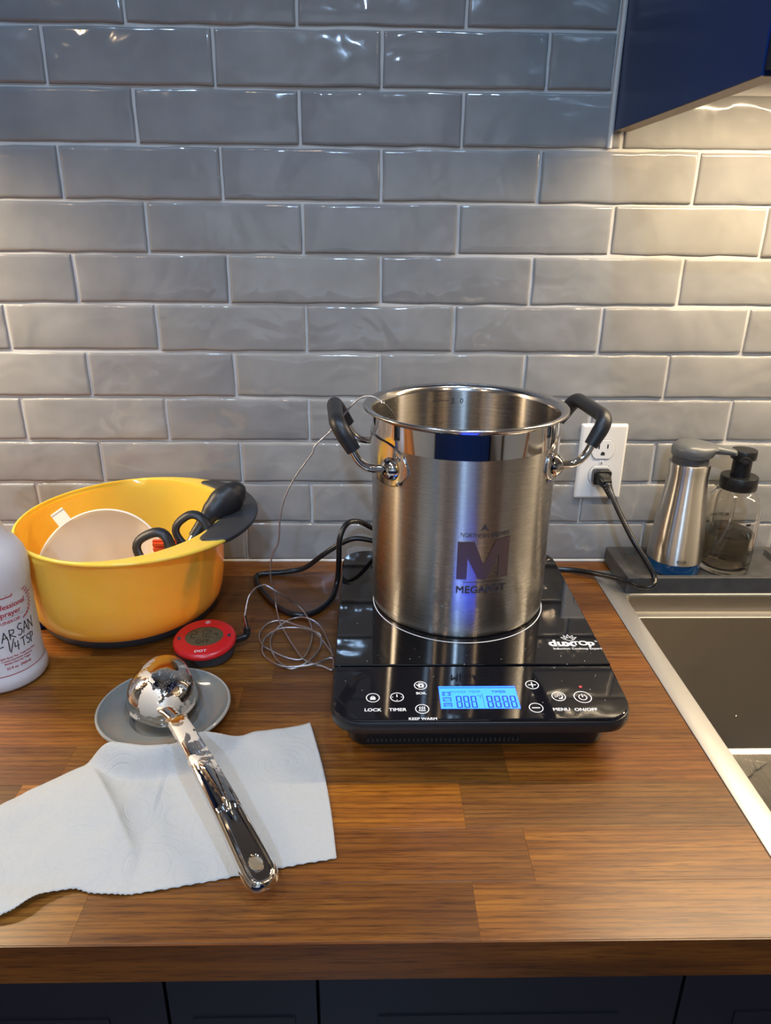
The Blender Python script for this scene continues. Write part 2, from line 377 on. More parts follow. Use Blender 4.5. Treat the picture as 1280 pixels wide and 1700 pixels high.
for row in range(-1, 15):              # row k spans grid line k..k+1 above the counter
    zb = Z0+row*THH if row >= 0 else .0018; zt = Z0+(row+1)*THH if row >= 0 else Z0
    zb += 0 if row >= 0 else 0
    off = 0 if row % 2 == 1 else .5
    # row -1 (touching the counter) has joints on whole steps
    for k in range(-8, 9):
        xa = X0+(k+off)*TW; xb = xa+TW
        lo, hi = -1.15, 1.28
        if zb > .62 or (zb > .56 and row >= 9): lo, hi = -.5545, .2915
        if row == 8: pass
        xa2, xb2 = max(xa, lo), min(xb, hi)
        if row == 8 and zb > .56: xb2 = xb
        if xb2-xa2 < .02: continue
        wd, ht = xb2-xa2-GAPX, zt-zb-GAPZ*(1 if row >= 0 else .6)
        if abs(wd-(TW-GAPX)) < 1e-4 and row >= 0: me = random.choice(full)
        else: me = tile_mesh(wd, ht, 20+nt % 30)
        o = bpy.data.objects.new('tile', me); COL.objects.link(o); o.parent = wall
        o.location = ((xa2+xb2)/2, random.uniform(-.0008, .0004)-.0008, (zb+zt)/2+random.uniform(-.0003, .0003)); o.rotation_euler = (0, R(random.uniform(-.18, .18)), 0)
        nt += 1
# tiles of the row that runs on under the right cabinet are already part of row 8; a caulk bead closes the wall against the cabinet
cb = MB().tube(smooth_path([(.2945, -.001, .578), (.2935, -.0025, .64), (.2945, -.002, .72), (.294, -.0025, .80), (.2945, -.002, .95)], 6), .0032, 8)
obj('caulk_bead', cb, CAULK, wall)
obj('caulk_bead', MB().tube([(-1.15, -.001, .0012), (0, -.001, .0012), (1.25, -.001, .0012)], .0024, 8), CAULK, wall)
tag(obj('floor', MB().box(GX0, GX1, YB, .06, ZF-.05, ZF), FLO, smooth=False), kind='structure')
tag(obj('ceiling', MB().box(GX0, GX1, YB, .06, CEIL, CEIL+.05), CEILP, smooth=False), kind='structure')
tag(obj('wall_left', MB().box(GX0-.06, GX0, YB, .06, ZF, CEIL), WALLP, smooth=False), kind='structure')
tag(obj('wall_right', MB().box(GX1, GX1+.06, YB, .06, ZF, CEIL), WALLP, smooth=False), kind='structure')
wf = MB().box(GX0, -1.25, YB-.06, YB, ZF, CEIL).box(-.75, .55, YB-.06, YB, ZF, CEIL).box(1.05, GX1, YB-.06, YB, ZF, CEIL).box(-1.25, -.75, YB-.06, YB, ZF, -.2).box(-1.25, -.75, YB-.06, YB, 1.2, CEIL).box(.55, 1.05, YB-.06, YB, ZF, -.2).box(.55, 1.05, YB-.06, YB, 1.2, CEIL)
tag(obj('wall_front', wf, WALLP, smooth=False), kind='structure')
for i, x in enumerate((-1.25, .55)):
    wn = tag(bpy.data.objects.new('window_%d' % (i+1), None), kind='structure'); wn.location = (x, YB, -.2); COL.objects.link(wn)
    obj('window_frame', MB().box(x, x+.03, YB-.05, YB+.01, -.2, 1.2).box(x+.47, x+.5, YB-.05, YB+.01, -.2, 1.2).box(x, x+.5, YB-.05, YB+.01, -.2, -.16).box(x, x+.5, YB-.05, YB+.01, 1.16, 1.2).box(x, x+.5, YB-.04, YB, .48, .51), CEILP, wn, smooth=False)
    obj('pane', MB().box(x+.03, x+.47, YB-.03, YB-.025, -.16, 1.16), GLASS, wn, smooth=False)
for i, ((x, y), c, e, s) in enumerate(CEILING_AND_FILL_LIGHTS):
    where = ['above the left of the counter', 'above the pot', 'behind the camera position, left', 'nearest the sink', 'added unseen at far left as warm fill', 'added unseen at far right as warm fill', 'added unseen in mid-room as cool frontal fill'][i]
    t = thing('ceiling_and_fill_light', 'round recessed ceiling light '+where, 'light', (x, y, CEIL-.012), 'recessed ceiling lights')
    obj('trim_ring', MB().lathe([(s/2+.004, CEIL-.006), (s/2+.006, CEIL-.012), (s/2+.018, CEIL-.009), (s/2+.022, CEIL-.0005)], x, y, 32), CEILP, t)
    obj('lamp_can', MB().lathe([(.001, CEIL-.0006), (s/2+.004, CEIL-.0006), (s/2+.004, CEIL-.006)], x, y, 32), CEILP, t)

# ================================================================== CABINETS
def upper_cab(xl, xr, side, label):
    t = thing('upper_cabinet', label, 'cabinet', ((xl+xr)/2, -.19, .597), 'wall cabinets over the counter')
    y0, y1 = -.372, -.0045; zb, zt = .5965, CEIL-.02
    th = .019
    for nm, x0, x1 in (('side_panel', xl, xl+th), ('side_panel', xr-th, xr)):
        obj(nm, MB().box(x0, x1, y0, y1 if x0 != -9 else y1, zb+.0008, zt), NAVY, t, smooth=False)
        obj('panel_edge', MB().box(x0+.0002, x1, y0, y1, zb, zb+.0007), EDGE, t, smooth=False)
    obj('bottom_panel', MB().box(xl+th, xr-th, y0, y1, .6605, .674), UND, t, smooth=False)
    obj('light_rail', MB().box(xl+th, xr-th, y0, y0+.018, 0.6005, .6604), UND, t, smooth=False)
    obj('back_rail', MB().box(xl+th, xr-th, y1-.016, y1, .6745, zt), UND, t, smooth=False)
    obj('top_panel', MB().box(xl+th, xr-th, y0, y1, zt-.018, zt), NAVY, t, smooth=False)
    n = max(2, round((xr-xl)/.42)); dw = (xr-xl)/n
    for i in range(n):
        a, b = xl+i*dw+.0015, xl+(i+1)*dw-.0015
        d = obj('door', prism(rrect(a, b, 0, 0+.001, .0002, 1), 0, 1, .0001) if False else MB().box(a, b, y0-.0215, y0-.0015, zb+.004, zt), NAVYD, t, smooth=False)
        mm_ = MB().tube([((b-.03) if i % 2 == 0 else (a+.03), y0-.03, .66), ((b-.03) if i % 2 == 0 else (a+.03), y0-.03, .80)], .004, 8)
        obj('handle', mm_, CHROME_SOFT, d)
    rail = obj('led_channel', MB().box(xl+.04, xr-.03, -.1845, -.1655, .6556, .6604), CHROME_SOFT, t, smooth=False)
    return t
upper_cab(.2975, 1.52, 1, 'navy blue wall cabinet above the sink at the upper right')
upper_cab(-1.72, -.5600, -1, 'navy blue wall cabinet beyond the left edge, above the yellow bowl')

# base cabinets under the counter: dark fronts
bc = thing('base_cabinet', 'dark base cabinet run under the front edge of the wooden counter', 'cabinet', (-.2, -.3, ZF))
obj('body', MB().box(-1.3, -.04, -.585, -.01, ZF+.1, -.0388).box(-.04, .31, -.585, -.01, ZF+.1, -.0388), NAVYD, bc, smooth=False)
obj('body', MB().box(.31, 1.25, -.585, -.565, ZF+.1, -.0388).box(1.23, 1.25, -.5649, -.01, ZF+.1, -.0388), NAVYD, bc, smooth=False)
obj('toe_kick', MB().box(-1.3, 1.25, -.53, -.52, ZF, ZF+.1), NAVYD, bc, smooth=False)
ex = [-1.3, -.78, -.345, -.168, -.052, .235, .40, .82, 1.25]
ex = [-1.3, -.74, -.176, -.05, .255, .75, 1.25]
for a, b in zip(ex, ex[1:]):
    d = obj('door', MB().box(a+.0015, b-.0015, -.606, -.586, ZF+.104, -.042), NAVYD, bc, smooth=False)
    sh = MB().box(a+.05, b-.05, -.6075, -.6062, ZF+.16, -.135) if b-a > .2 else MB().box(a+.02, b-.02, -.6075, -.6062, ZF+.16, -.135)
    obj('door_panel', sh, NAVYD, d, smooth=False)

oc_ = thing('base_cabinet', 'unseen navy base cabinet run with pale worktop, added behind the camera for pot reflections', 'cabinet', (-.2, YB+.3, ZF))  # added out of view so the polished pot band reflects something dark
obj('body', MB().box(-2.1, 1.15, YB+.012, YB+.58, ZF+.0, -.04), NAVYD, oc_, smooth=False)
obj('worktop', MB().box(-2.12, 1.17, YB+.012, YB+.62, -.0395, 0), CEILP, oc_, smooth=False)
for k in range(7):
    a = -2.1+k*.464; d = obj('door', MB().box(a+.002, a+.462, YB+.581, YB+.60, ZF+.08, -.05), NAVY, oc_, smooth=False)
    obj('handle', MB().tube([(a+.42, YB+.615, -.25), (a+.42, YB+.615, -.12)], .006, 8), CHROME_SOFT, d)
fr = thing('refrigerator', 'tall unseen refrigerator added behind the camera for vertical bars in pot reflections', 'refrigerator', (1.55, YB+.36, ZF))  # added out of view to put upright bars into the pot band's reflection
obj('body', MB().box(1.2, 1.95, YB+.012, YB+.68, ZF, .95), NAVYD, fr, smooth=False)
for x0_, x1_ in ((1.203, 1.573), (1.577, 1.947)):
    d = obj('door', MB().box(x0_, x1_, YB+.681, YB+.73, ZF+.05, .945), CHROME_SOFT, fr, smooth=False)
    hx_ = 1.54 if x1_ < 1.6 else 1.61; obj('handle', MB().tube([(hx_, YB+.76, -.3), (hx_, YB+.76, .5)], .010, 8), CHROME_SOFT, d)

# ================================================================== COUNTERTOP (walnut staves)
ct = thing('countertop', 'oiled walnut butcher block countertop with long staves and square front edge', 'countertop', (0, -.32, -.038))
rows = [-.6425, -.591, -.5363, -.4807, -.4275, -.374, -.320, -.266, -.212, -.158, -.104, -.050, -.0006]
pins = {0: [-.226, .0746], 1: [-.55, .1257], 2: [-.33, .0765], 3: [-.30, .1252], 4: [-.20, .33], 5: [-.1497, .21], 6: [-.28, -.12, .10], 7: [-.345, .05], 8: [-.176, .16], 9: [-.27, .02], 10: [-.172, .24], 11: [-.27, .12]}
colr = {(0, .0746): (1.25, 1.2, 1.15), (0, -.226): (.8, .78, .78), (1, .1257): (1.35, 1.3, 1.2), (1, -.55): (.95, .9, .85), (2, -.33): (1.55, 1.5, 1.1), (2, .0765): (.95, 1.0, 1.15), (3, .1252): (1.3, 1.15, 1.0), (3, -.30): (.85, .85, .85), (5, -.1497): (.62, .58, .6), (5, None): (1.1, 1.05, .95),
        (8, -.176): (.9, .8, .8), (9, -.27): (.75, .7, .7)}
rnd = random.Random(11)
SKX, SKY0, SKY1 = .3262, -.5905, -.0362
def stave(x0, x1, y0, y1, col, i):
    c = ((x0+x1)/2, (y0+y1)/2, -.019); g = .00004
    p = prism(rrect(x0+g, x1-g, y0+g, y1-g, .0003, 1), -.038, random.uniform(-.00005, 0), .00016)
    o = obj('stave', p, W, ct, loc=c, smooth=False); o.color = (*col, 1); return o
ns = 0
for i, (y0, y1) in enumerate(zip(rows, rows[1:])):
    js = list(pins[i])
    x = js[0]
    while x > -1.3: x -= rnd.uniform(.26, .5); js.insert(0, max(x, -1.3))
    x = js[-1]
    while x < 1.25: x += rnd.uniform(.28, .5); js.append(min(x, 1.25))
    js = sorted(set(js))
    for a, b in zip(js, js[1:]):
        key = [k for k in colr if k[0] == i and k[1] is not None and abs(k[1]-a) < 1e-4]
        v_ = rnd.uniform(.60, 1.35); col = colr[key[0]] if key else (v_*rnd.uniform(.95, 1.05), v_*rnd.uniform(.92, 1.02), v_*rnd.uniform(.9, 1.05))
        over = y1 > SKY0+.001 and y0 < SKY1
        if not over or b <= SKX: stave(a, b, y0, y1, col, ns); ns += 1; continue
        if a < SKX-.005: stave(a, SKX, y0, y1, col, ns); ns += 1
        if i == 11:
            stave(max(a, SKX), b, SKY1+.0004, y1, col, ns); ns += 1
fe = obj('front_edge', MB().box(-1.3, 1.25, -.6438, -.6426, -.038, -.0003), W, ct, loc=(0, -.6432, -.019), smooth=False); fe.color = (.75, .62, .5, 1)

# ================================================================== SINK
sk = thing('sink', 'rectangular stainless steel drop-in sink with brushed flange right of the hob', 'sink', (.72, -.31, -.24))
fx0, fx1, fy0, fy1 = .3266, 1.14, -.590, -.0366; iw = .0245
def frame(ix0, ix1, iy0, iy1, z0, ox, z1, bz):
    pass
outer = rrect(fx0, fx1, fy0, fy1, .006, 4); inn = rrect(fx0+iw, fx1-iw, fy0+iw, -.1115, .012, 4)
mb = MB(); mb.rings([[(x, y, -.001) for x, y in outer], [(x, y, .0008) for x, y in outer], [(x, y, .0012) for x, y in inset(outer, .0006)], [(x, y, .0012) for x, y in inn], [(x, y, .0006) for x, y in inset(inn, .0012)], [(x, y, -.002) for x, y in inset(inn, .0016)]])
obj('flange', mb, SINK, sk)
i2 = inset(inn, .0016); led = rrect(fx0+iw+.014, fx1-iw-.014, fy0+iw+.014, -.127, .012, 4)
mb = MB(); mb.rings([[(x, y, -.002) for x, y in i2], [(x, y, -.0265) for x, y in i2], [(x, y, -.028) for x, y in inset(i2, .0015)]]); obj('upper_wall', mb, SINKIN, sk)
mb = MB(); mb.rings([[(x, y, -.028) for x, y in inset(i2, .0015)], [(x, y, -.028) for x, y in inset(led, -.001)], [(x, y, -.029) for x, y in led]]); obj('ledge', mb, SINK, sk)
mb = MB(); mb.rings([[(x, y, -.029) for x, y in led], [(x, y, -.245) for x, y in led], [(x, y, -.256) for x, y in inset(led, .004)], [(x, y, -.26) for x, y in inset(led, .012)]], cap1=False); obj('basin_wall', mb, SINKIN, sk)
bt = inset(led, .012); mb = MB(); cxm, cym = .75, -.33
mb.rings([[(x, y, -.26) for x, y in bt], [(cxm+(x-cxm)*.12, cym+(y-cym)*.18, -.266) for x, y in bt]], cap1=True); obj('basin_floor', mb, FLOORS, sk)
mb = MB().lathe([(.055, -.2615), (.05, -.2605), (.044, -.263), (.04, -.275), (.001, -.276)], .75, -.33, 32); obj('drain', mb, CHROME_SOFT, sk)
rnd = random.Random(3); WATER = glass('water', (1, 1, 1), 0, 1.33)
mb = MB()
for i in range(110):   # droplets on the back wall of the basin
    a = rnd.gauss(0, 1); x = .50+.035*a; z = -.135+.03*rnd.gauss(0, 1); r = rnd.uniform(.0008, .0019)
    if not (.40 < x < .75 and -.23 < z < -.05): continue
    mb.xf
    vs = []; n0 = len(mb.v)
    for k, (rr2, dd) in enumerate(((1, 0), (.75, .5), (0.05, .75))):
        vs.append([(x+r*rr2*math.cos(2*PI*j/8), -.1272-r*dd, z+r*rr2*math.sin(2*PI*j/8)) for j in range(8)])
    mb.rings(vs, cap1=True)
wd = obj('water_drops', mb, WATER, sk); wd['kind'] = 'stuff'
mb = MB()
pts = [(.53+.05*math.cos(t)*(1+.25*math.sin(3*t)), -.165+.022*math.sin(t)*(1+.2*math.cos(4*t))) for t in [2*PI*j/40 for j in range(40)]]
mb.rings([[(x, y, -.2600) for x, y in pts], [(x, y, -.2590) for x, y in inset(pts, .001)]], cap1=True); obj('water_puddle', mb, WATER, sk)

# ================================================================== OUTLET AND CORD
po = thing('wall_outlet', 'white duplex wall outlet and cover plate with black plug in lower socket', 'outlet', (.3325, -.003, .163))
plq = lambda d, r: rrect(.2982+d, .3667-d, .1063+d, .2206-d, r, 3)
mb = MB(); mb.rings([[(x, 0, z) for x, z in plq(0, .0026)], [(x, -.0042, z) for x, z in plq(.0004, .0024)], [(x, -.0060, z) for x, z in plq(.0026, .0016)], [(x, -.0064, z) for x, z in plq(.0042, .0010)]], cap1=True)
obj('cover_plate', mb, PLATE, po, auto=10)
def recept(zc):
    pts = [(.0172*math.cos(t), .0172*math.sin(t)) for t in [2*PI*i/40 for i in range(40)]]
    pts = [(.3325+x, zc+max(-.0142, min(.0142, z*1.02))) for x, z in pts]
    g = inset(pts, -.0006)
    obj('socket_gap', MB().rings([[(x, -.00642, z) for x, z in g]], cap1=True) if False else MB().add([(x, -.00645, z) for x, z in g], [tuple(range(len(g)))]), SLOT, po, smooth=False)
    mb = MB(); mb.rings([[(x, -.0060, z) for x, z in pts], [(x, -.0074, z) for x, z in pts], [(x, -.0078, z) for x, z in inset(pts, .0006)]], cap1=True)
    s_ = obj('socket', mb, PLATE, po, auto=10)
    obj('slot', MB().box(.3325-.0075, .3325-.0055, -.00795, -.0070, zc+.001, zc+.0085), SLOT, s_, smooth=False)
    obj('slot', MB().box(.3325+.0052, .3325+.0072, -.00795, -.0070, zc+.0018, zc+.008), SLOT, s_, smooth=False)
    gp = [(.3325+.003*math.cos(t), zc-.0062+.003*math.sin(t)) for t in [PI*i/10 for i in range(11)]]+[(.3295, zc-.0088), (.3355, zc-.0088)]
    gp = gp[:11]+[(.3295, zc-.0088), (.3355, zc-.0088)]
    obj('slot', MB().add([(x, -.00793, z) for x, z in gp], [tuple(range(len(gp)))]), SLOT, s_, smooth=False)
recept(.1830); recept(.1438)
mb = MB().lathe([(.0001, .0012), (.0022, .001), (.0030, 0)], 0, 0, 16).xf(lambda x, y, z: (.3325+x, -.0064-z, .1634+y)); sc = obj('screw', mb, PLATE, po)
obj('screw_slot', MB().box(.3321, .3329, -.0079, -.0072, .1609, .1659), SLOT, sc, smooth=False)

cord = thing('power_cord', 'black power cord running from outlet behind hob to loose loop left of it', 'cord', (.33, -.01, .12))
PR = [(.3345, -.030, .140), (.3362, -.045, .1354), (.3440, -.066, .1130), (.3600, -.096, .0790), (.3790, -.1130, .0500), (.3878, -.1220, .033), (.3835, -.1315, .0255), (.3696, -.1262, .0205), (.3514, -.0954, .016), (.3269, -.0623, .0085), (.3006, -.0442, .0055), (.2748, -.038, .0045), (.2566, -.038, .0042), (.20, -.040, .0042), (.12, -.042, .0042), (.07, -.045, .02), (.0235, -.055, .0516)]
PLc = [(-.0029, -.055, .0584), (-.0291, -.055, .0622), (-.0511, -.055, .0536), (-.0778, -.055, .0352), (-.1054, -.0496, .012), (-.1324, -.0495, .006), (-.159, -.0514, .0042), (-.1733, -.0573, .0042), (-.1722, -.0766, .0042), (-.1591, -.1081, .0042), (-.1385, -.1446, .0042), (-.1154, -.1693, .0042), (-.095, -.1742, .0042), (-.076, -.1598, .0042), (-.0602, -.1334, .008), (-.0537, -.108, .02), (-.0505, -.115, .058), (-.0490, -.114, .088), (-.0399, -.102, .1045), (-.0238, -.088, .1025), (-.003, -.072, .0850), (.0142, -.062, .0710), (.05, -.072, .045), (.08, -.0930, .034)]
path = smooth_path(PR+PLc, 7)
obj('cable', MB().tube(path, .0038, 12), CORDM, cord)
# plug body pointing out of the socket
mb = MB()
sec = []
for y, hw, hh in ((-.0085, .0115, .0100), (-.0095, .0130, .0112), (-.019, .0130, .0112), (-.021, .0115, .0100)):
    sec.append([(.3325+x, y, .1435+z) for x, z in rrect(-hw, hw, -hh, hh, .004, 3)])
mb.rings(sec, cap0=True, cap1=True)
sec = []
for q, (px, py, pz_, hw) in enumerate(((.3325, -.0205, .1435, .0098), (.3335, -.027, .1420, .0094), (.3345, -.034, .1395, .0075), (.3350, -.0365, .1385, .0066))):
    sec.append([(px+x, py, pz_+z) for x, z in rrect(-hw, hw, -hw*.85, hw*.85, hw*.4, 3)])
mb.rings(sec, cap0=True, cap1=True)
pg = obj('plug', mb, CORDM, cord)
d = Vector((.0078, -.021, -.0224)).normalized(); mb = MB()
for k in range(5):
    c = Vector((.3350, -.0345, .1375))+d*(.0042*k); mb.tube([c, c+d*.0028], .0072-.0006*k, 14)
mb.tube([Vector((.3345, -.030, .1400)), Vector((.3350, -.0345, .1375))+d*.02], .0048, 14)
obj('strain_relief', mb, CORDM, pg)

# ================================================================== INDUCTION HOB
hob = thing('induction_hob', 'black glass portable induction cooktop with lit blue display under the pot', 'cooktop', (.1005, -.275, 0))
HX0, HX1, HYB, HYF, HYC = -.0456, .2466, -.0905, -.4605, -.3760
tilt = lambda x, y, z: (x, y, z-(max(0, HYC-y))*.055)
mb = MB(); prf = [(rrect(-.030, .231, -.430, -.108, .02, 5), .0025), (rrect(-.034, .235, -.436, -.104, .02, 5), .034), (rrect(-.040, .241, -.449, -.0975, .024, 5), .042)]
mb.rings([[(x, y, z) for x, y in p] for p, z in prf], cap0=True, cap1=True); obj('base', mb, BPLA, hob)
mb = MB()
for k in range(34): mb.box(-.010+k*.0045, -.0078+k*.0045, -.4350, -.4325, .010, .0135)
vents = obj('front_vents', mb, SLOT, hob); vents['kind'] = 'stuff'
for x, y in ((-.012, -.125), (.213, -.125), (-.012, -.41), (.213, -.41)):
    obj('foot', MB().lathe([(.001, 0), (.011, 0), (.012, .003)], x, y, 20), BRUB, hob)
o_ = rrect(HX0, HX1, HYF, HYB, [.034, .034, .030, .030], 8)
mb = MB(); mb.rings([[(x, y, z) for x, y in p] for p, z in ((inset(o_, .004), .0415), (inset(o_, .0008), .0445), (o_, .048), (o_, .0535), (inset(o_, .0012), .0560), (inset(o_, .0030), .0568))], cap0=True, cap1=True); mb.xf(tilt)
obj('rim', mb, BPLA, hob)
gi = inset(o_, .0016)
def clip(poly, ya, yb):
    out = []
    n = len(poly)
    for lo, keep in ((ya, 1), (yb, -1)):
        res = []; n = len(poly)
        for i in range(n):
            p, q = poly[i], poly[(i+1) % n]; ip = (p[1]-lo)*keep >= 0; iq = (q[1]-lo)*keep >= 0
            if ip: res.append(p)
            if ip != iq: t = (lo-p[1])/(q[1]-p[1]); res.append((p[0]+t*(q[0]-p[0]), lo))
        poly = res
    return poly
gl = clip(gi, HYC+.0008, 0); mb = prism(gl, .0560, .0600, .0009); obj('glass_top', mb, BGLASS, hob, auto=8)
pn = clip(gi, -1, HYC-.0008); mb = prism(pn, .0560, .0592, .0014).xf(tilt); panel = obj('control_panel', mb, BPANEL, hob, auto=8)
PCX, PCY = .0995, -.2201
obj('heating_ring_mark', MB().lathe([(.1016, .06004), (.1016, .06010), (.1027, .06010), (.1027, .06004)], .0988, -.2315, 120), WHT, hob)
ptop = lambda x, y: .0592-(HYC-y)*.055+.00012
def on_panel(name, mb, m, parent=panel, dz=0): return obj(name, mb.xf(lambda x, y, z: (x, y, ptop(x, y)+dz+z)), m, parent, smooth=False)
# round touch marks
ic = {'lock': (-.0044, -.427), 'timer': (.0193, -.4262), 'boil': (.0434, -.4085), 'warm': (.0429, -.4437), 'plus': (.1558, -.4081), 'minus': (.1528, -.4427), 'menu': (.1785, -.4260), 'power': (.2020, -.4272)}
rad = {'lock': .0068, 'timer': .0068, 'boil': .0066, 'warm': .0068, 'plus': .0068, 'minus': .0070, 'menu': .0070, 'power': .0088}
allm = []
for k, (x, y) in ic.items(): allm.append(ring2d(x, y, rad[k]-.0009, rad[k]))
x, y = ic['lock']; allm += [poly2d([(x-.0026, y-.003), (x+.0026, y-.003), (x+.0026, y+.0006), (x-.0026, y+.0006)]), ring2d(x, y+.0006, .0012, .0020, 12, 0, 180)]
x, y = ic['timer']; allm += [poly2d([(x-.0005, y), (x+.0005, y), (x+.0005, y+.0042), (x-.0005, y+.0042)]), ring2d(x+.0045, y, .0001, .0006, 8), ring2d(x-.0045, y, .0001, .0006, 8), ring2d(x, y-.0045, .0001, .0006, 8)]
x, y = ic['boil']; allm += [ring2d(x+.0004, y-.0002, .0012, .0030, 20), ring2d(x+.0004, y+.0012, .0026, .0032, 14, 20, 160), stroke([(x-.0040, y+.0014), (x-.0020, y-.0012)], .0010), poly2d([(x-.0022, y-.0034), (x+.0030, y-.0034), (x+.0030, y-.0022), (x-.0022, y-.0022)])]
x, y = ic['warm']
for dx in (-.0022, 0, .0022): allm.append(stroke([(x+dx-.0004, y-.0008), (x+dx+.0006, y+.0004), (x+dx-.0006, y+.0018), (x+dx+.0004, y+.0030)], .0009))
allm.append(poly2d([(x-.0034, y-.0030), (x+.0034, y-.0030), (x+.0034, y-.0020), (x-.0034, y-.0020)]))
x, y = ic['plus']; allm += [poly2d([(x-.0040, y-.0006), (x+.0040, y-.0006), (x+.0040, y+.0006), (x-.0040, y+.0006)]), poly2d([(x-.0006, y-.0042), (x+.0006, y-.0042), (x+.0006, y+.0042), (x-.0006, y+.0042)])]
x, y = ic['minus']; allm.append(poly2d([(x-.0040, y-.0006), (x+.0040, y-.0006), (x+.0040, y+.0006), (x-.0040, y+.0006)]))
x, y = ic['menu']
for dx in (-.0032, -.0016): 
    for dy in (-.0006, .0010): allm.append(ring2d(x+dx, y+dy, .0001, .0006, 6))
allm += [ring2d(x, y, .0034, .0042, 14, -20, 100), stroke([(x+.0002, y-.0032), (x+.0026, y-.0032), (x+.0030, y-.0014)], .0016), stroke([(x-.0008, y+.0016), (x+.0012, y+.0004)], .0008)]
x, y = ic['power']; allm += [ring2d(x, y-.0003, .0034, .0043, 24, 112, 428), poly2d([(x-.0005, y-.0003), (x+.0005, y-.0003), (x+.0005, y+.0048), (x-.0005, y+.0048)])]
on_panel('touch_icons', joinmb(*allm), WHT)
tx = []
for s_, x, y, sz in (('LOCK', -.0044, -.4468, .0060), ('TIMER', .0193, -.4466, .0060), ('BOIL', .0434, -.4222, .0048), ('KEEP WARM', .0427, -.4592, .0048), ('MENU', .1768, -.4472, .0060), ('ON/OFF', .2003, -.4476, .0060)):
    tx.append(shift(text2d(s_, sz, .022, sx=1.02), x, y))
on_panel('touch_lettering', joinmb(*tx), WHT)
on_panel('power_led', ring2d(.2038, -.4118, .00005, .0014, 16), REDLED, dz=.0003)
# display
dx0, dx1, dy0, dy1 = .0612, .1378, -.4436, -.4102
lcd = on_panel('display', poly2d([(dx0, dy0), (dx1, dy0), (dx1, dy1), (dx0, dy1)]), LCD, dz=.00005)
def seg7(x, y, w_, h, t, segs='abcdefg'):
    g = t*.28; P = {}
    P['a'] = (x+g+t*.5, y+h-t, x+w_-g-t*.5, y+h); P['d'] = (x+g+t*.5, y, x+w_-g-t*.5, y+t); P['g'] = (x+g+t*.5, y+h/2-t/2, x+w_-g-t*.5, y+h/2+t/2)
    P['f'] = (x, y+h/2+g, x+t, y+h-g); P['b'] = (x+w_-t, y+h/2+g, x+w_, y+h-g); P['e'] = (x, y+g, x+t, y+h/2-g); P['c'] = (x+w_-t, y+g, x+w_, y+h/2-g)
    return joinmb(*[poly2d([(P[k][0], P[k][1]), (P[k][2], P[k][1]), (P[k][2], P[k][3]), (P[k][0], P[k][3])]) for k in segs])
sg = []
for k in range(3): sg.append(seg7(.0768+k*.0072, -.4425, .0056, .0175, .0013))
for k, xx in enumerate((.1068, .1143, .1222, .1297)): sg.append(seg7(xx, -.4425, .0058, .0175, .0014))
sg += [ring2d(.1208, -.4310, .00002, .0005, 8), ring2d(.1208, -.4375, .00002, .0005, 8), poly2d([(.1032, -.4425), (.1036, -.4425), (.1036, -.4215), (.1032, -.4215)]), poly2d([(dx0+.0003, dy1-.0030), (dx1-.0004, dy1-.0030), (dx1-.0004, dy1-.0018), (dx0+.0003, dy1-.0018)])]
sg += [shift(text2d('TIMER', .0050, .012, sx=1.05), .1202, -.4205)]
on_panel('display_digits', joinmb(*sg), LCDD, lcd, dz=.00015)
sp = [shift(text2d('POWER', .0046, .005), .0803, -.4205), shift(text2d('TEMP', .0050, .008), .0962, -.4205), shift(text2d('\u00b0F', .0060, .01), .1003, -.4282)]
for k in range(3):
    yb = -.4222-.0082*k; sp.append(poly2d([(.0638, yb-.0028), (.0725, yb-.0028), (.0725, yb+.0036), (.0638, yb+.0036)]))
on_panel('display_words', joinmb(*sp), LCDP, lcd, dz=.00015)
pl_ = [poly2d([(.0664, -.4244), (.0698, -.4244), (.0698, -.4214), (.0664, -.4214)]), ring2d(.0681, -.4214, .0008, .0015, 12, 0, 180), ring2d(.0690, -.4306, .0008, .0020, 14), stroke([(.0656, -.4290), (.0668, -.4312)], .0010)]
for q in (-.0018, 0, .0018): pl_.append(stroke([(.0681+q, -.4412), (.0688+q, -.4395), (.0680+q, -.4376)], .0007))
on_panel('display_symbols', joinmb(*pl_), LCD, lcd, dz=.00025)
# maker's lettering on the glass
lt = [shift(text2d('du', .0165, .035, 'LEFT', 1.12), .1885, -.3398), shift(text2d('x', .0185, .03, 'LEFT', 1.25), .2058, -.3408), shift(text2d('T', .0105, .03, 'LEFT', 1.1), .2152, -.3385), shift(text2d('O', .0125, .03, 'LEFT', 1.05), .2218, -.3390), shift(text2d('p', .0145, .035, 'LEFT', 1.1), .2315, -.3392), shift(text2d('\u00ae', .0040, 0, 'LEFT'), .2408, -.3325),
      poly2d([(.1905, -.3412), (.2050, -.3412), (.2050, -.3408), (.1905, -.3408)]), shift(text2d('Induction Cooktop Expert', .0053, .012, 'CENTER', .93), .2180, -.3475)]
lf = []
for a, ln in ((90, .0105), (58, .0100), (122, .0100), (25, .0100), (155, .0100), (0, .0060), (180, .0060)):
    ca, sa = math.cos(R(a)), math.sin(R(a)); bx_, by_ = .2140+ca*.0035, -.3265+sa*.0018
    tipx, tipy = .2140+ca*ln, -.3265+sa*ln*.95; nx_, ny_ = -sa*.0022, ca*.0022
    lf.append(stroke([(bx_+nx_, by_+ny_), (tipx, tipy), (bx_-nx_, by_-ny_)], .0007))
lf.append(ring2d(.2140, -.3262, .0030, .0037, 14, 200, 340))
obj('maker_lettering', joinmb(*(lt+lf)).xf(lambda x, y, z: (x, y, .06012+z)), WHT, hob, smooth=False)
rnd = random.Random(5); mb = MB()
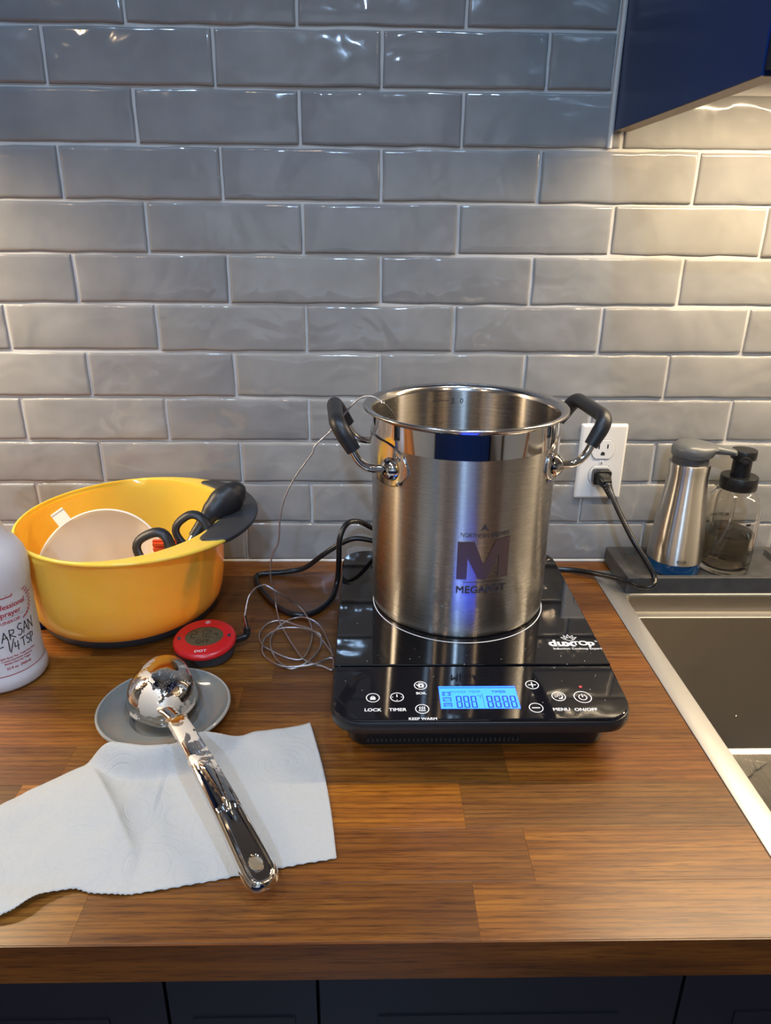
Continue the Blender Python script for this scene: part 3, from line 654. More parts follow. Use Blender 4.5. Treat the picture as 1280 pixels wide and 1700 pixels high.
for k in range(70):
    x = rnd.uniform(-.04, .235); y = rnd.uniform(-.455, -.34) if k % 3 else rnd.uniform(-.37, -.11); r = rnd.uniform(.0002, .0005)
    if math.hypot(x-PCX, y-PCY) < .115: continue
    if dx0-.002 < x < dx1+.002 and y < -.405: continue
    z = ptop(x, y) if y < HYC else .0601; mb.add([(x-r, y, z), (x+r, y-r*.4, z), (x+r*.2, y+r, z+r)], [(0, 1, 2)])
cr = obj('crumbs', mb, WHT, hob, smooth=False); cr['kind'] = 'stuff'

# ================================================================== POT
pot = thing('stock_pot', 'tall brushed stainless stock pot with polished rim band and two rubber grips', 'pot', (PCX, PCY, .0602))
ZR = .3004
prof = [(.001, .0602), (.1015, .0602), (.1028, .0608), (.1036, .0630), (.1038, .070), (.1041, .12), (.1044, .20), (.1046, .2660)]
obj('body', MB().lathe(prof, PCX, PCY, 128), POT, pot, auto=50)
band = [(.1046, .2661), (.10485, .2662), (.1048, .2925)]
obj('polished_band', MB().lathe(band, PCX, PCY, 128), CHROME, pot, auto=20)
lip = [(.1048, .2925), (.1070, .2952), (.1105, .2968), (.1135, .2970), (.1148, .2980), (.1150, .2993), (.1142, .3004), (.1125, .3007), (.1095, .3002), (.1062, .2985), (.1044, .2955), (.1036, .2920)]
obj('rim', MB().lathe(lip, PCX, PCY, 128), CHROME_SOFT, pot, auto=60)
inn_ = [(.1036, .2920), (.1034, .25), (.1030, .07), (.1000, .0635), (.001, .0630)]
obj('inner_wall', MB().lathe(inn_, PCX, PCY, 128), POTIN, pot, auto=50)
WORT = glass('pot_water', (.9, .85, .75), 0, 1.33)
obj('water', MB().lathe([(.001, .175), (.1029, .175)], PCX, PCY, 64), WORT, pot)
AZH = 4.8
for sgn, nm in ((1, 'right'), (-1, 'left')):
    a = R(AZH+(0 if sgn > 0 else 180)); e = Vector((math.cos(a), math.sin(a), 0)); t_ = Vector((-math.sin(a), math.cos(a), 0)); c0 = Vector((PCX, PCY, 0))
    def P(rad_, lat, z): return c0+e*rad_+t_*lat+Vector((0, 0, z))
    lat = .0553
    h = obj('handle', MB().tube(fillet([P(.0885, -lat, .2443), P(.1190, -lat, .2448), P(.1455, -.050, .2925), P(.1455, .050, .2925), P(.1190, lat, .2448), P(.0885, lat, .2443)], .016, 7), .0044, 14), CHROME, pot, label='bent steel rod handle on the %s side' % nm)
    gp = fillet([P(.1290, -lat+.0012, .2650), P(.1460, -.050, .2935), P(.1460, .050, .2935), P(.1290, lat-.0012, .2650)], .020, 9)
    obj('grip', MB().tube(gp, lambda q: .0088 if .02 < q < .98 else .0078, 18, sx=.92), BRUB, h)
    # riveted bracket wrapped round the body
    br = MB(); nn_ = 40; top = []; bot = []
    outl = []
    for i in range(nn_+1):
        al = -45.3+90.6*i/nn_; q = abs(al)/45.3
        hgt = .0245*math.sqrt(max(0, 1-max(0, (q-.55)/.45)**2)) if q > .55 else .0245
        hgt = max(hgt, .006); zt_ = .2475+hgt*(1.0 if q < 1 else .3); zb_ = .2475-hgt*.98
        outl.append((al, zb_, zt_))
    rs = []
    for rad2, sh in ((.1048, 0), (.1064, 0), (.1068, .0006)):
        rs.append([(PCX+rad2*math.cos(a+R(al)), PCY+rad2*math.sin(a+R(al)), zb_+sh) for al, zb_, zt_ in outl]+[(PCX+rad2*math.cos(a+R(al)), PCY+rad2*math.sin(a+R(al)), zt_-sh) for al, zb_, zt_ in reversed(outl)])
    br.rings(rs)
    n_ = len(outl); r3 = [(PCX+.1068*math.cos(a+R(al)), PCY+.1068*math.sin(a+R(al)), zb_+.0006) for al, zb_, zt_ in outl]; r4 = [(PCX+.1068*math.cos(a+R(al)), PCY+.1068*math.sin(a+R(al)), zt_-.0006) for al, zb_, zt_ in outl]
    br.rings([r3, r4], cyc=False)
    bk = obj('bracket', br, CHROME_SOFT, pot, auto=30)
    for s2 in (-1, 1):   # domed boss round each rod
        c = P(.0885, s2*lat, .2443); nrm = (e*.84+t_*s2*.54).normalized(); b1 = c+nrm*.001
        q = nrm.to_track_quat('Z', 'Y')
        mb = MB().lathe([(.0128, .0040), (.0115, .0070), (.0085, .0105), (.0060, .0120), (.0046, .0125)], 0, 0, 28)
        cpt = c0+nrm*0+e*0; az2 = math.atan2((c-c0).y, (c-c0).x); cs = Vector((PCX+.1015*math.cos(az2), PCY+.1015*math.sin(az2), .2443)); rd = Vector((math.cos(az2), math.sin(az2), 0)); q = rd.to_track_quat('Z', 'Y')
        mb.xf(lambda x, y, z: tuple(cs+q @ Vector((x, y, z+.0018)))); obj('boss', mb, CHROME, bk)
        for dz_, da in ((.0135, 6.6), (-.0135, 6.6), (.0, 10.5)):
            az3 = az2+R(da)*s2; cs2 = Vector((PCX+.1066*math.cos(az3), PCY+.1066*math.sin(az3), .2445+dz_)); rd = Vector((math.cos(az3), math.sin(az3), 0)); q2 = rd.to_track_quat('Z', 'Y')
            mb = MB().lathe([(.0030, -.0003), (.0028, .0009), (.0016, .0016), (.0001, .0018)] if dz_ else [(.0026, -.0002), (.0022, .0003), (.0001, .0003)], 0, 0, 16).xf(lambda x, y, z: tuple(cs2+q2 @ Vector((x, y, z)))); obj('rivet', mb, CHROME_SOFT, bk)
# etched marks on the body
rf = lambda z: .1045+.0001+(.0001 if z > .2 else 0)
MW = .0575; s_ = MW/2
Mp = joinmb(poly2d([(-s_, 0), (-s_+.0112, 0), (-s_+.0112, .0250), (-s_+.0112, .044), (-s_, .044)]), poly2d([(s_-.0118, 0), (s_, 0), (s_, .048), (s_-.0118, .0455)]),
            poly2d([(-s_+.0112, .0250), (-.0052, 0), (.0040, 0), (0, .0165), (-s_+.0178, .044), (-s_+.0112, .044)]), poly2d([(.0040, 0), (s_-.0118, .0275), (s_-.0118, .0455), (s_-.0162, .0448), (0, .0165)]))
azl = -82.3
obj('etched_letter', on_cyl(Mp, PCX, PCY, .1049, azl, .1335, .0025), ETCH, pot, smooth=False, label='large etched letter M')
e2 = [shift(text2d('NORTHERN BREWER', .0068, 0, sx=.84), 0, 0)]
for mb_ in e2: mb_.v = [(x, y+.00006*(x*1000)**2*.03, z) for x, y, z in mb_.v]
obj('etched_name', on_cyl(e2[0], PCX, PCY, .1049, azl+.3, .1822, .002), DMARK, pot, smooth=False)
obj('etched_arrow', on_cyl(poly2d([(-.0048, 0), (0, .0024), (.0048, 0), (0, .0085)]), PCX, PCY, .1049, azl-.6, .1895, .002), DMARK, pot, smooth=False)
obj('etched_name', on_cyl(text2d('MEGAPOT', .0118, .020, sx=1.04), PCX, PCY, .1049, azl-.3, .1170, .002), DMARK, pot, smooth=False)
obj('etched_line', on_cyl(poly2d([(-.021, 0), (.024, .0), (.024, .0006), (-.021, .0006)]), PCX, PCY, .1049, azl, .1295, .002), DMARK, pot, smooth=False)
# gallon marks inside
def inside(mb, az, z): return on_cyl(mb, PCX, PCY, .10300, az, z, .002, mirror=True)
obj('level_mark', joinmb(inside(poly2d([(-.0105, 0), (.0105, 0), (.0105, .0010), (-.0105, .0010)]), 100.1, .2797), inside(text2d('2. 0', .0090, 0, 'CENTER', 1.0, 1.15), 88.4, .2770), inside(poly2d([(-.006, 0), (.006, 0), (.006, .0008), (-.006, .0008)]), 101.2, .2510)), DMARK, pot, smooth=False)

# ================================================================== THERMOMETER
th = thing('kitchen_thermometer', 'round red digital probe thermometer with grey display on the counter', 'thermometer', (-.2030, -.2560, 0))
tc_ = Vector((-.2070, -.2585, .0145)); rotm = Matrix.Rotation(R(7), 3, 'X') @ Matrix.Rotation(R(6), 3, 'Z')
def TF(x, y, z): return tuple(tc_+rotm @ Vector((x, y, z)))
oc = []
for i in range(72):
    a = 2*PI*i/72; q = (abs(math.cos(a))**2.4+abs(math.sin(a))**2.4)**(-1/2.4); oc.append((math.cos(a)*q, math.sin(a)*q))
mb = MB().rings([[(x*r, y*r, z) for x, y in oc] for r, z in ((.030, -.0108), (.0325, -.0108), (.0345, -.0095), (.0345, .001), (.034, .0018))], cap0=True, cap1=True).xf(TF)
obj('base', mb, CHAR, th)
mb = MB().lathe([(.034, .0015), (.0365, .0020), (.0375, .0038), (.0372, .0060), (.0355, .0082), (.0320, .0094), (.0235, .0097), (.0232, .0092)], 0, 0, 72).xf(TF)
obj('bezel', mb, RED, th)
mb = MB().lathe([(.0232, .0092), (.0001, .0092)], 0, 0, 60).xf(lambda x, y, z: TF(x, y*.82, z)); disp = obj('display', mb, LCDG, th)
mb = MB().lathe([(.0236, .0091), (.0001, .0091)], 0, 0, 60).xf(TF); obj('bezel_floor', mb, RED, th)
mb = MB().rings([[(r*math.cos(2*PI*i/60), r*k_*math.sin(2*PI*i/60), .00975) for i in range(60)] for r, k_ in ((.0236, 1), (.0228, .80))]).xf(TF); obj('bezel_step', mb, RED, th)
dg = joinmb(seg7(-.0165, -.001, .0075, .0125, .0011, 'abged'), seg7(-.0050, -.001, .0040, .0125, .0011, 'bc'), seg7(.0010, -.001, .0070, .0125, .0011, 'abged'), shift(text2d('\u00b0F', .0075, .01), .0135, .0), poly2d([(-.0200, -.0030), (.0200, -.0030), (.0200, -.0027), (-.0200, -.0027)]), shift(text2d('OFF', .0100, .005, sx=.9, spacing=1.1), -.0015, -.0122))
obj('display_digits', dg.xf(lambda x, y, z: TF(x, y, .00935+z)), LCDGD, disp, smooth=False)
obj('lettering', joinmb(shift(text2d('DOT', .0055, .012, sx=1.2), -.002, -.0290), ring2d(.002, .0275, .0026, .0030, 20), shift(text2d('8', .0042, .02), .002, .0260)).xf(lambda x, y, z: TF(x, y, .00975+z)), WHT, th, smooth=False)['kind'] = 'stuff'
for s2 in (-1, 1):
    mb = MB().rings([[(s2*x, y, .0096) for x, y in p] for p in [[(.0310, .0045), (.0310, -.0045), (.0262, 0)]]], cap1=True)
    mb = MB().add([(s2*.0312, .0030, .0097), (s2*.0312, -.0050, .0097), (s2*.0262, -.0010, .0101), (s2*.0290, -.0010, .0116)], [(0, 1, 3), (1, 2, 3), (2, 0, 3)]).xf(TF); obj('button', mb, CHAR, th)

# probe cable
pc = thing('probe_cable', 'thin braided steel probe cable coiled beside the hob and hooked over pot rim', 'cable', (-.10, -.24, 0))
MAIN = [(-.0520, -.2996, .003), (-.0636, -.2924, .003), (-.0844, -.2809, .003), (-.1018, -.2493, .004), (-.1189, -.2094, .004), (-.1267, -.1885, .006), (-.1331, -.165, .0135), (-.133, -.17, .0351), (-.1358, -.18, .0649), (-.1321, -.185, .0938), (-.1225, -.187, .1156), (-.1183, -.19, .1494), (-.111, -.192, .1771), (-.0973, -.195, .2045), (-.0758, -.2, .2354), (-.0713, -.2, .2457), (-.0533, -.2, .2632), (-.0291, -.205, .2937), (-.0174, -.208, .3040), (-.0078, -.212, .3068), (.0016, -.218, .3050), (.0065, -.222, .3010)]
LOOP = [(-.0526, -.2707, .003), (-.0595, -.2383, .003), (-.0733, -.2006, .004), (-.0895, -.1899, .0085), (-.1062, -.182, .004), (-.1213, -.2008, .006), (-.1311, -.2223, .003), (-.1294, -.2524, .006), (-.121, -.2743, .003), (-.1099, -.2896, .003), (-.0985, -.2971, .003), (-.0802, -.2867, .006), (-.0696, -.2561, .003), (-.0688, -.2332, .006), (-.076, -.2252, .009), (-.1013, -.2082, .005), (-.1235, -.2144, .007), (-.1382, -.2313, .005), (-.1391, -.2564, .006), (-.1336, -.2716, .003), (-.1152, -.2918, .0045), (-.0984, -.2972, .0055), (-.0741, -.2931, .006), (-.0609, -.2785, .003), (-.0528, -.2754, .003)]
PLUGW = [(-.1619, -.235, .0365), (-.1577, -.225, .057), (-.1546, -.215, .0601), (-.1509, -.205, .0607), (-.1456, -.195, .0589), (-.1403, -.19, .0563), (-.1254, -.19, .0458), (-.1049, -.1662, .015), (-.0902, -.1824, .006), (-.0815, -.2142, .005), (-.0811, -.2494, .004), (-.089, -.277, .003), (-.1073, -.2743, .003), (-.128, -.2584, .003), (-.1418, -.2434, .003), (-.1475, -.2193, .003), (-.1402, -.1941, .003), (-.1234, -.1899, .005), (-.1016, -.2039, .006), (-.0811, -.2183, .0075), (-.0646, -.2412, .004), (-.0535, -.2660, .003), (-.0526, -.2707, .003)]
obj('cable', MB().tube(smooth_path(PLUGW+LOOP[1:]+[(-.0505, -.288, .003)]+MAIN, 8), .00105, 8), WIREM, pc)
obj('probe', MB().tube(smooth_path([(.0060, -.222, .3014), (.0095, -.222, .2988), (.0131, -.222, .2945), (.0193, -.222, .2849), (.030, -.222, .25), (.055, -.22, .12)], 6), lambda q: .0017 if q > .08 else .0021, 10), CHROME_SOFT, pc)
pgm = MB().tube(fillet([(-.1760, -.2490, .0115), (-.1600, -.2390, .0110), (-.1592, -.2372, .0230)], .005, 5), .0042, 14)
pgp = obj('plug', pgm, BPLA, pc)
obj('plug_spring', MB().tube([(-.1588, -.2371, .021), (-.1605, -.236, .030), (-.1620, -.2350, .0385)], lambda q: .0025-.0006*q, 12), CHROME_SOFT, pgp)

# ================================================================== YELLOW BOWL
bw = thing('mixing_bowl', 'large yellow plastic mixing bowl with black rubber base and black rim grip', 'bowl', (-.328, -.15, 0))
def lring(cx, cy, rx, ry, z, n=120): return [(cx+rx*math.cos(2*PI*i/n), cy+ry*math.sin(2*PI*i/n), z) for i in range(n)]
BR = [(-.330, -.143, .108, .108, .010), (-.330, -.144, .113, .113, .014), (-.329, -.146, .1175, .1185, .022), (-.328, -.149, .1205, .1245, .035), (-.326, -.152, .1220, .1300, .055), (-.3245, -.154, .1225, .1335, .080), (-.3240, -.1555, .1235, .1360, .105), (-.3235, -.1565, .1245, .1378, .128)]
RC = (-.3016, -.1571)
RIMo = [(-.3225, -.1568, .1262, .1390, .1335), (RC[0], RC[1], .1445, .1445, .1362), (RC[0], RC[1], .1468, .1468, .1378), (RC[0], RC[1], .1470, .1470, .1398), (RC[0], RC[1], .1455, .1455, .1412), (RC[0]-.002, RC[1], .1415, .1425, .1414), (-.3220, -.1568, .1232, .1372, .1400)]
BI = [(c[0], c[1], c[2]-.0028, c[3]-.0028, c[4]+(.0025 if c[4] < .03 else 0)) for c in reversed(BR)]
mb = MB().rings([lring(*c) for c in BR+RIMo+BI], cap0=True, cap1=True); obj('body', mb, YEL, bw, auto=60)
mb = MB().rings([lring(*c) for c in ((-.331, -.140, .104, .104, 0), (-.331, -.140, .109, .109, .0005), (-.331, -.140, .112, .112, .004), (-.3305, -.142, .1125, .1125, .012), (-.3302, -.1435, .1105, .1105, .0135), (-.3302, -.1435, .100, .100, .0098))], cap0=True, cap1=True); obj('base_ring', mb, CHAR, bw)
# grip over the right of the rim
def rimpt(a, f, dz):   # f 0 = body edge, 1 = outer edge
    p0 = Vector((-.3220+.1222*math.cos(a), -.1568+.1362*math.sin(a))); p1 = Vector((RC[0]+.1478*math.cos(a), RC[1]+.1478*math.sin(a)))
    p = p0.lerp(p1, f); return (p.x, p.y, dz)
rs = []
for i in range(41):
    q = i/40; a = R(-37+100*q); en = min(q, 1-q); k = min(1, (en/.06))**.5 if en > 0 else .02
    f0 = .5-(.62)*k*.5*1.0-.12*k; f1 = .5+.53*k; ring = []
    f0 = .58-.34*k-.22*k*max(0, 1-abs(q-.22)/.22); 
    for (f, dz) in ((f0, .1405), (f0+.05, .1424), (.5, .1432), (f1-.08, .1428), (f1-.01, .1415), (f1, .1392), (f1-.03, .1362), (f1-.15, .1356), (.6, .1360), (f0+.05, .1370)): ring.append(rimpt(a, f, dz if k > .5 else (dz-.1385)*k*2+.1385))
    rs.append(ring)
obj('rim_grip', MB().rings(rs, cap0=True, cap1=True), CHAR, bw, auto=50)

# ---- funnel in the bowl
fn = thing('funnel', 'large off-white plastic funnel leaning mouth outward inside the yellow bowl', 'funnel', (-.332, -.19, .10))
nf = Vector((.06, -.78, .62)).normalized(); qf = nf.to_track_quat('Z', 'Y'); fc = Vector((-.3440, -.196, .0830))
FF = lambda x, y, z: tuple(fc+qf @ Vector((x, y, z)))
pf = [(.0830, -.006), (.0842, -.001), (.0835, .0006), (.0815, .0008), (.0808, -.002), (.0795, -.006), (.045, -.040), (.016, -.060), (.0105, -.068), (.0085, -.100), (.0100, -.100), (.0120, -.068), (.0175, -.0595), (.0465, -.039), (.081, -.007)]
pf = [(r*.94, z) for r, z in pf]; mb = MB().lathe(pf+[pf[0]], 0, 0, 72).xf(FF); obj('cone', mb, FUN, fn, auto=50)
ta = R(128); mb = MB()
for ux, uy in ((1, 0),):
    dx_, dy_ = math.cos(ta), math.sin(ta); px_, py_ = -dy_, dx_
    pts = [(.077, -.0085), (.096, -.0085), (.096, .0085), (.077, .0085)]
    rs = [[(dx_*a+px_*b, dy_*a+py_*b, z) for a, b in pts] for z in (-.003, 0)]; mb.rings(rs, cap0=True, cap1=True)
    pts = [(.0945, -.0085), (.0975, -.0085), (.0975, .0085), (.0945, .0085)]; mb.rings([[(dx_*a+px_*b, dy_*a+py_*b, z) for a, b in pts] for z in (-.006, .0005)], cap0=True, cap1=True)
obj('hanging_tab', mb.xf(FF), FUN, fn, auto=30)

# ---- scissors in the bowl
sc = thing('scissors', 'black handled scissors standing loops up beside the funnel in the yellow bowl', 'scissors', (-.24, -.22, .10))
def loop(c, ax, ay, rx, ry, n=28, sq=2.6):
    c = Vector(c); ax = Vector(ax).normalized(); ay = Vector(ay); ay = (ay-ax*ay.dot(ax)).normalized(); out = []
    for i in range(n):
        a = 2*PI*i/n; q = (abs(math.cos(a))**sq+abs(math.sin(a))**sq)**(-1/sq); out.append(c+ax*rx*q*math.cos(a)+ay*ry*q*math.sin(a))
    return out
LP1 = loop((-.2664, -.225, .1262), (.96, .10, .42), (-.35, .3, .9), .0198, .0160); LP2 = loop((-.2250, -.200, .1365), (.84, .15, .62), (-.55, .25, .80), .0190, .0185)
obj('handle_loop', MB().tube(LP1, .0046, 12, closed=True, sx=1.5), BRUB, sc); obj('handle_loop', MB().tube(LP2, .0046, 12, closed=True, sx=1.5), BRUB, sc)
obj('handle_shank', MB().tube(smooth_path([(-.2510, -.222, .1200), (-.249, -.212, .105), (-.255, -.195, .075)], 4), .0052, 12).tube(smooth_path([(-.2390, -.206, .1220), (-.243, -.205, .108), (-.252, -.195, .075)], 4), .0052, 12), BRUB, sc)
bl = MB()
for dx_ in (-.004, .004):
    p0, p1 = Vector((-.254+dx_, -.193, .075)), Vector((-.285+dx_*2, -.140, .0185)); d = (p1-p0).normalized(); s3 = Vector((.9, .1, -.2)).normalized()*.007; nn2 = d.cross(s3).normalized()*.001
    bl.add([p0-s3-nn2, p0+s3-nn2, p1+s3*.1-nn2, p1-s3*.1-nn2, p0-s3+nn2, p0+s3+nn2, p1+s3*.1+nn2, p1-s3*.1+nn2], [(0, 1, 2, 3), (4, 7, 6, 5), (0, 4, 5, 1), (1, 5, 6, 2), (2, 6, 7, 3), (3, 7, 4, 0)])
obj('blades', bl, CHROME_SOFT, sc, smooth=False)
# ---- black handled peeler
pe = thing('utensil', 'fat black handled kitchen utensil leaning on the black grip of the yellow bowl', 'utensil', (-.21, -.13, .13))
a0, a1 = Vector((-.1713, -.1300, .1690)), Vector((-.2270, -.1830, .1190))
def prad(q): 
    return [(0, .004), (.04, .0100), (.12, .0155), (.25, .0200), (.42, .0215), (.58, .0185), (.75, .0135), (.9, .0112), (1, .0100)]
def interp(tab, q):
    for (x0_, y0_), (x1_, y1_) in zip(tab, tab[1:]):
        if q <= x1_: t = (q-x0_)/(x1_-x0_); t = t*t*(3-2*t) if x0_ > .1 else t; return y0_+(y1_-y0_)*t
    return tab[-1][1]
tab = prad(0)
obj('grip', MB().tube([a0.lerp(a1, i/36)+Vector((0, 0, .006*math.sin(PI*i/36))) for i in range(37)], lambda q: interp(tab, q), 22, sx=.78), BRUB, pe)
d = (a1-a0).normalized(); obj('shank', MB().tube([a1-d*.004, a1+d*.035+Vector((0, 0, -.01))], lambda q: .0088-.003*q, 14), CHROME_SOFT, pe)
b0 = a1+d*.033+Vector((0, 0, -.010)); obj('head', MB().tube([b0, b0+Vector((-.006, .002, -.030)), b0+Vector((-.012, .022, -.058))], .0050, 12, sx=2.2), CHROME_SOFT, pe)
# ---- red ribbed thing
rb = thing('ribbed_brush', 'small orange-red ribbed plastic tool just showing behind the scissors loops', 'utensil', (-.245, -.21, .12))
mb = MB().box(-.278, -.246, -.1900, -.1860, .060, .1190); rbb = obj('back_plate', mb, ORED, rb, smooth=False)
for k in range(5): obj('rib', MB().box(-.2775, -.2465, -.1935, -.1901, .087+k*.0065, .0905+k*.0065), ORED, rb, smooth=False)

# ================================================================== SPRAY BOTTLE
SX, SY, SR = -.4300, -.2991, .0445
sb = thing('spray_bottle', 'milky white spray bottle with red print and black handwriting at left edge', 'bottle', (SX, SY, 0))
bp = [(.001, .003), (.036, .003), (.040, 0), (.0445, .0015), (.0468, .005), (.0468, .014), (.0455, .018), (.0445, .021), (.0445, .112), (.0447, .116), (.0456, .122), (.0463, .132), (.0460, .143), (.0436, .154), (.0375, .165), (.0300, .174), (.0262, .186), (.0240, .205), (.0190, .216), (.0165, .220), (.0165, .232)]
obj('body', MB().lathe(bp, SX, SY, 96), BOT, sb, auto=60)
obj('cap', MB().lathe([(.0178, .222), (.0182, .224), (.0182, .246), (.0160, .250), (.010, .252), (.001, .252)], SX, SY, 32), WHT, sb)
hd = MB(); sec = []
for x, hw, z0_, z1_ in ((-.055, .006, .262, .276), (-.040, .010, .258, .284), (-.010, .013, .250, .290), (.018, .012, .250, .288), (.030, .009, .256, .280)):
    sec.append([(SX+x, SY+yy, (z0_+z1_)/2+zz) for yy, zz in rrect(-hw, hw, -(z1_-z0_)/2, (z1_-z0_)/2, .004, 3)])
hd.rings(sec, cap0=True, cap1=True); obj('spray_head', hd, REDI, sb)
obj('trigger', MB().tube(smooth_path([(SX-.035, SY, .262), (SX-.045, SY, .240), (SX-.055, SY, .215), (SX-.050, SY, .195)], 5), .0055, 12, sx=1.4), REDI, sb)
LA = -39.5; deg = lambda a: R(a)*SR      # arc length
def lab(mb, z, az=LA): return on_cyl(mb, SX, SY, SR+.0002, az, z, .0022)
rp = [lab(text2d('Professional', .0086, .012, sx=1.0), .1005), lab(text2d('Sprayer', .0086, .012, sx=1.02), .0918), lab(text2d('UINEKO\u00ae', .0052, .008, sx=.95), .0832)]
rp.append(lab(joinmb(poly2d([(-.0065, 0), (.0065, 0), (.0060, .0012), (-.0060, .0012)]), stroke([(-.0060, .001), (-.0085, .0065), (-.0040, .0040), (-.0020, .0050), (0, .0035), (.0020, .0050), (.0040, .0040), (.0085, .0065), (.0060, .001)], .0012), stroke([(0, .003), (0, .008)], .0012), stroke([(-.002, .0062), (.002, .0062)], .0012)), .1130))
lv = []
for s2 in (-1, 1):
    for k in range(12):
        a = R(82-164*k/11); cx_, cz_ = s2*(deg(19)+.0138*math.cos(a)-0*k), .0175*math.sin(a); wdt = .0042 if 1 < k < 10 else .0030
        lv.append(stroke([(cx_-s2*wdt*.6, cz_-.0009), (cx_+s2*wdt*.6, cz_+.0010)], .0013))
rp.append(lab(joinmb(*lv), .1010))
for a0_, a1_ in ((-360+25, LA-41), (LA+37, 25)):
    pass
rp.append(lab(poly2d([(deg(0), 0), (deg(75), 0), (deg(75), .0006), (deg(0), .0006)]), .1075, LA+37)); rp.append(lab(poly2d([(-deg(75), 0), (deg(0), 0), (deg(0), .0006), (-deg(75), .0006)]), .1075, LA-37))
rp.append(lab(poly2d([(-deg(120), 0), (deg(120), 0), (deg(120), .0009), (-deg(120), .0009)]), .0206))
for s_t, z, szz in (('Dilutable Spray Max. Trade Strip Store', .0420, .0030), ('Contact preventive measures', .0385, .0030), ('Bottles Non-Use Trigger', .0350, .0030), ('32 fl oz  (960ml)', .0285, .0042)): rp.append(lab(text2d(s_t, szz, .02, sx=.98), z))
obj('red_print', joinmb(*rp), REDI, sb, smooth=False)['kind'] = 'stuff'
obj('print_line', lab(poly2d([(-deg(34), 0), (deg(20), 0), (deg(20), .0003), (-deg(34), .0003)]), .0895), INK, sb, smooth=False)
G = {'S': [[(.95, .9), (.5, 1), (.12, .78), (.3, .55), (.8, .42), (.85, .15), (.4, 0), (.05, .12)]], 'T': [[(0, .95), (1, 1)], [(.5, 1), (.45, 0)]], 'A': [[(0, 0), (.5, 1), (.95, 0)], [(.15, .35), (.85, .4)]], 'R': [[(.1, 0), (.12, 1), (.8, .85), (.75, .55), (.12, .45), (.95, -.02)]],
     'N': [[(.05, 0), (.1, 1), (.85, .02), (.95, 1.05)]], 'P': [[(.1, -.05), (.15, 1), (.85, .82), (.7, .5), (.15, .42)]], '1': [[(.5, 1.05), (.45, 0)]], '/': [[(0, -.15), (1, 1.15)]], '4': [[(.15, 1), (.05, .45), (.9, .45)], [(.75, 1), (.65, -.1)]], '-': [[(0, .45), (1, .5)]]}
def hand(items, wd=.0011):
    ms = []
    for ch, a, z, w_, h_ in items:
        for st in G[ch]: ms.append(lab(stroke([(x*w_, y*h_+x*.0008) for x, y in st], wd), z, a))
    return joinmb(*ms)
its = [('S', -78, .0625, .0070, .0110), ('T', -66.5, .0625, .0075, .0115), ('A', -56, .0625, .0070, .0110), ('R', -45.5, .0640, .0070, .0110), ('S', -33.5, .0640, .0065, .0140), ('A', -24.5, .0650, .0068, .0125), ('N', -15.0, .0650, .0072, .0125),
       ('-', -63, .0520, .0060, .0100), ('1', -51, .0500, .0050, .0110), ('/', -47, .0500, .0050, .0110), ('4', -41, .0490, .0055, .0095), ('T', -31, .0500, .0060, .0105), ('S', -22.5, .0500, .0050, .0105), ('P', -15.5, .0500, .0055, .0110)]
obj('handwriting', hand(its), INK, sb, smooth=False)
bcap = thing('bottle_cap', 'tiny blue plastic cap on the counter between spray bottle and yellow bowl', 'cap', (-.4315, -.199, 0))
mb = MB().lathe([(.001, .0115), (.0042, .0115), (.0049, .0105), (.0050, .001), (.0047, 0), (.0040, 0), (.0040, .009), (.001, .0095)], -.4315, -.1990, 24); obj('shell', mb, BLUEP, bcap)
mb = MB()
for k in range(20):
    a = 2*PI*k/20; mb.tube([(-.4315+.0050*math.cos(a), -.1990+.0050*math.sin(a), .001), (-.4315+.0049*math.cos(a), -.1990+.0049*math.sin(a), .010)], .0004, 5)
obj('grip_ribs', mb, BLUEP, bcap)['kind'] = 'stuff'

# ================================================================== SAUCER, TOWEL, LADLE
sa = thing('saucer', 'small grey glazed ceramic saucer under the ladle bowl', 'saucer', (-.2215, -.388, 0))
sp_ = [(.001, .0040), (.030, .0040), (.0326, .0044), (.0346, .0078), (.0368, .0084), (.050, .0098), (.060, .0150), (.0645, .0190), (.0658, .0206), (.0668, .0210), (.0677, .0202), (.0677, .0180), (.064, .0135), (.050, .0070), (.042, .0042), (.0385, .0030), (.0375, 0), (.0345, 0), (.0335, .0012), (.001, .0014)]
obj('dish', MB().lathe(sp_, -.2215, -.388, 96), SAUC, sa, auto=60)
obj('rim_edge', MB().lathe([(.0655, .02055), (.0668, .02115), (.0679, .0203), (.0679, .0188)], -.2215, -.388, 96), mat('glaze_edge', (.27, .27, .245), .15), sa, auto=60)
tow = []
TT = [(-.40, -.5650), (-.3580, -.5294), (-.3380, -.5120), (-.3315, -.5029), (-.3188, -.4888), (-.3006, -.4726), (-.2810, -.4572), (-.2620, -.4470), (-.2420, -.4490), (-.2173, -.4527), (-.1990, -.4512), (-.1830, -.4400), (-.1755, -.4336), (-.1584, -.4290), (-.1242, -.4090), (-.0970, -.4032), (-.0695, -.3976)]
TB_ = [(-.36, -.6450), (-.3100, -.6340), (-.2850, -.6230), (-.2740, -.6180), (-.2661, -.6105), (-.2590, -.6040), (-.2400, -.5970), (-.2245, -.6000), (-.2050, -.6020), (-.1895, -.6010), (-.1570, -.5950), (-.1242, -.5880), (-.0930, -.5810), (-.0630, -.5750), (-.0344, -.5685)]
NU, NV = 150, 60
def along(Pt, q):
    q = q*(len(Pt)-1); i = min(int(q), len(Pt)-2); t = q-i
    return Vector(Pt[i]).lerp(Vector(Pt[i+1]), t)
SMT = [p.xy for p in smooth_path([(*p, 0) for p in TT], 6)]; SMB = [p.xy for p in smooth_path([(*p, 0) for p in TB_], 6)]
vs = []
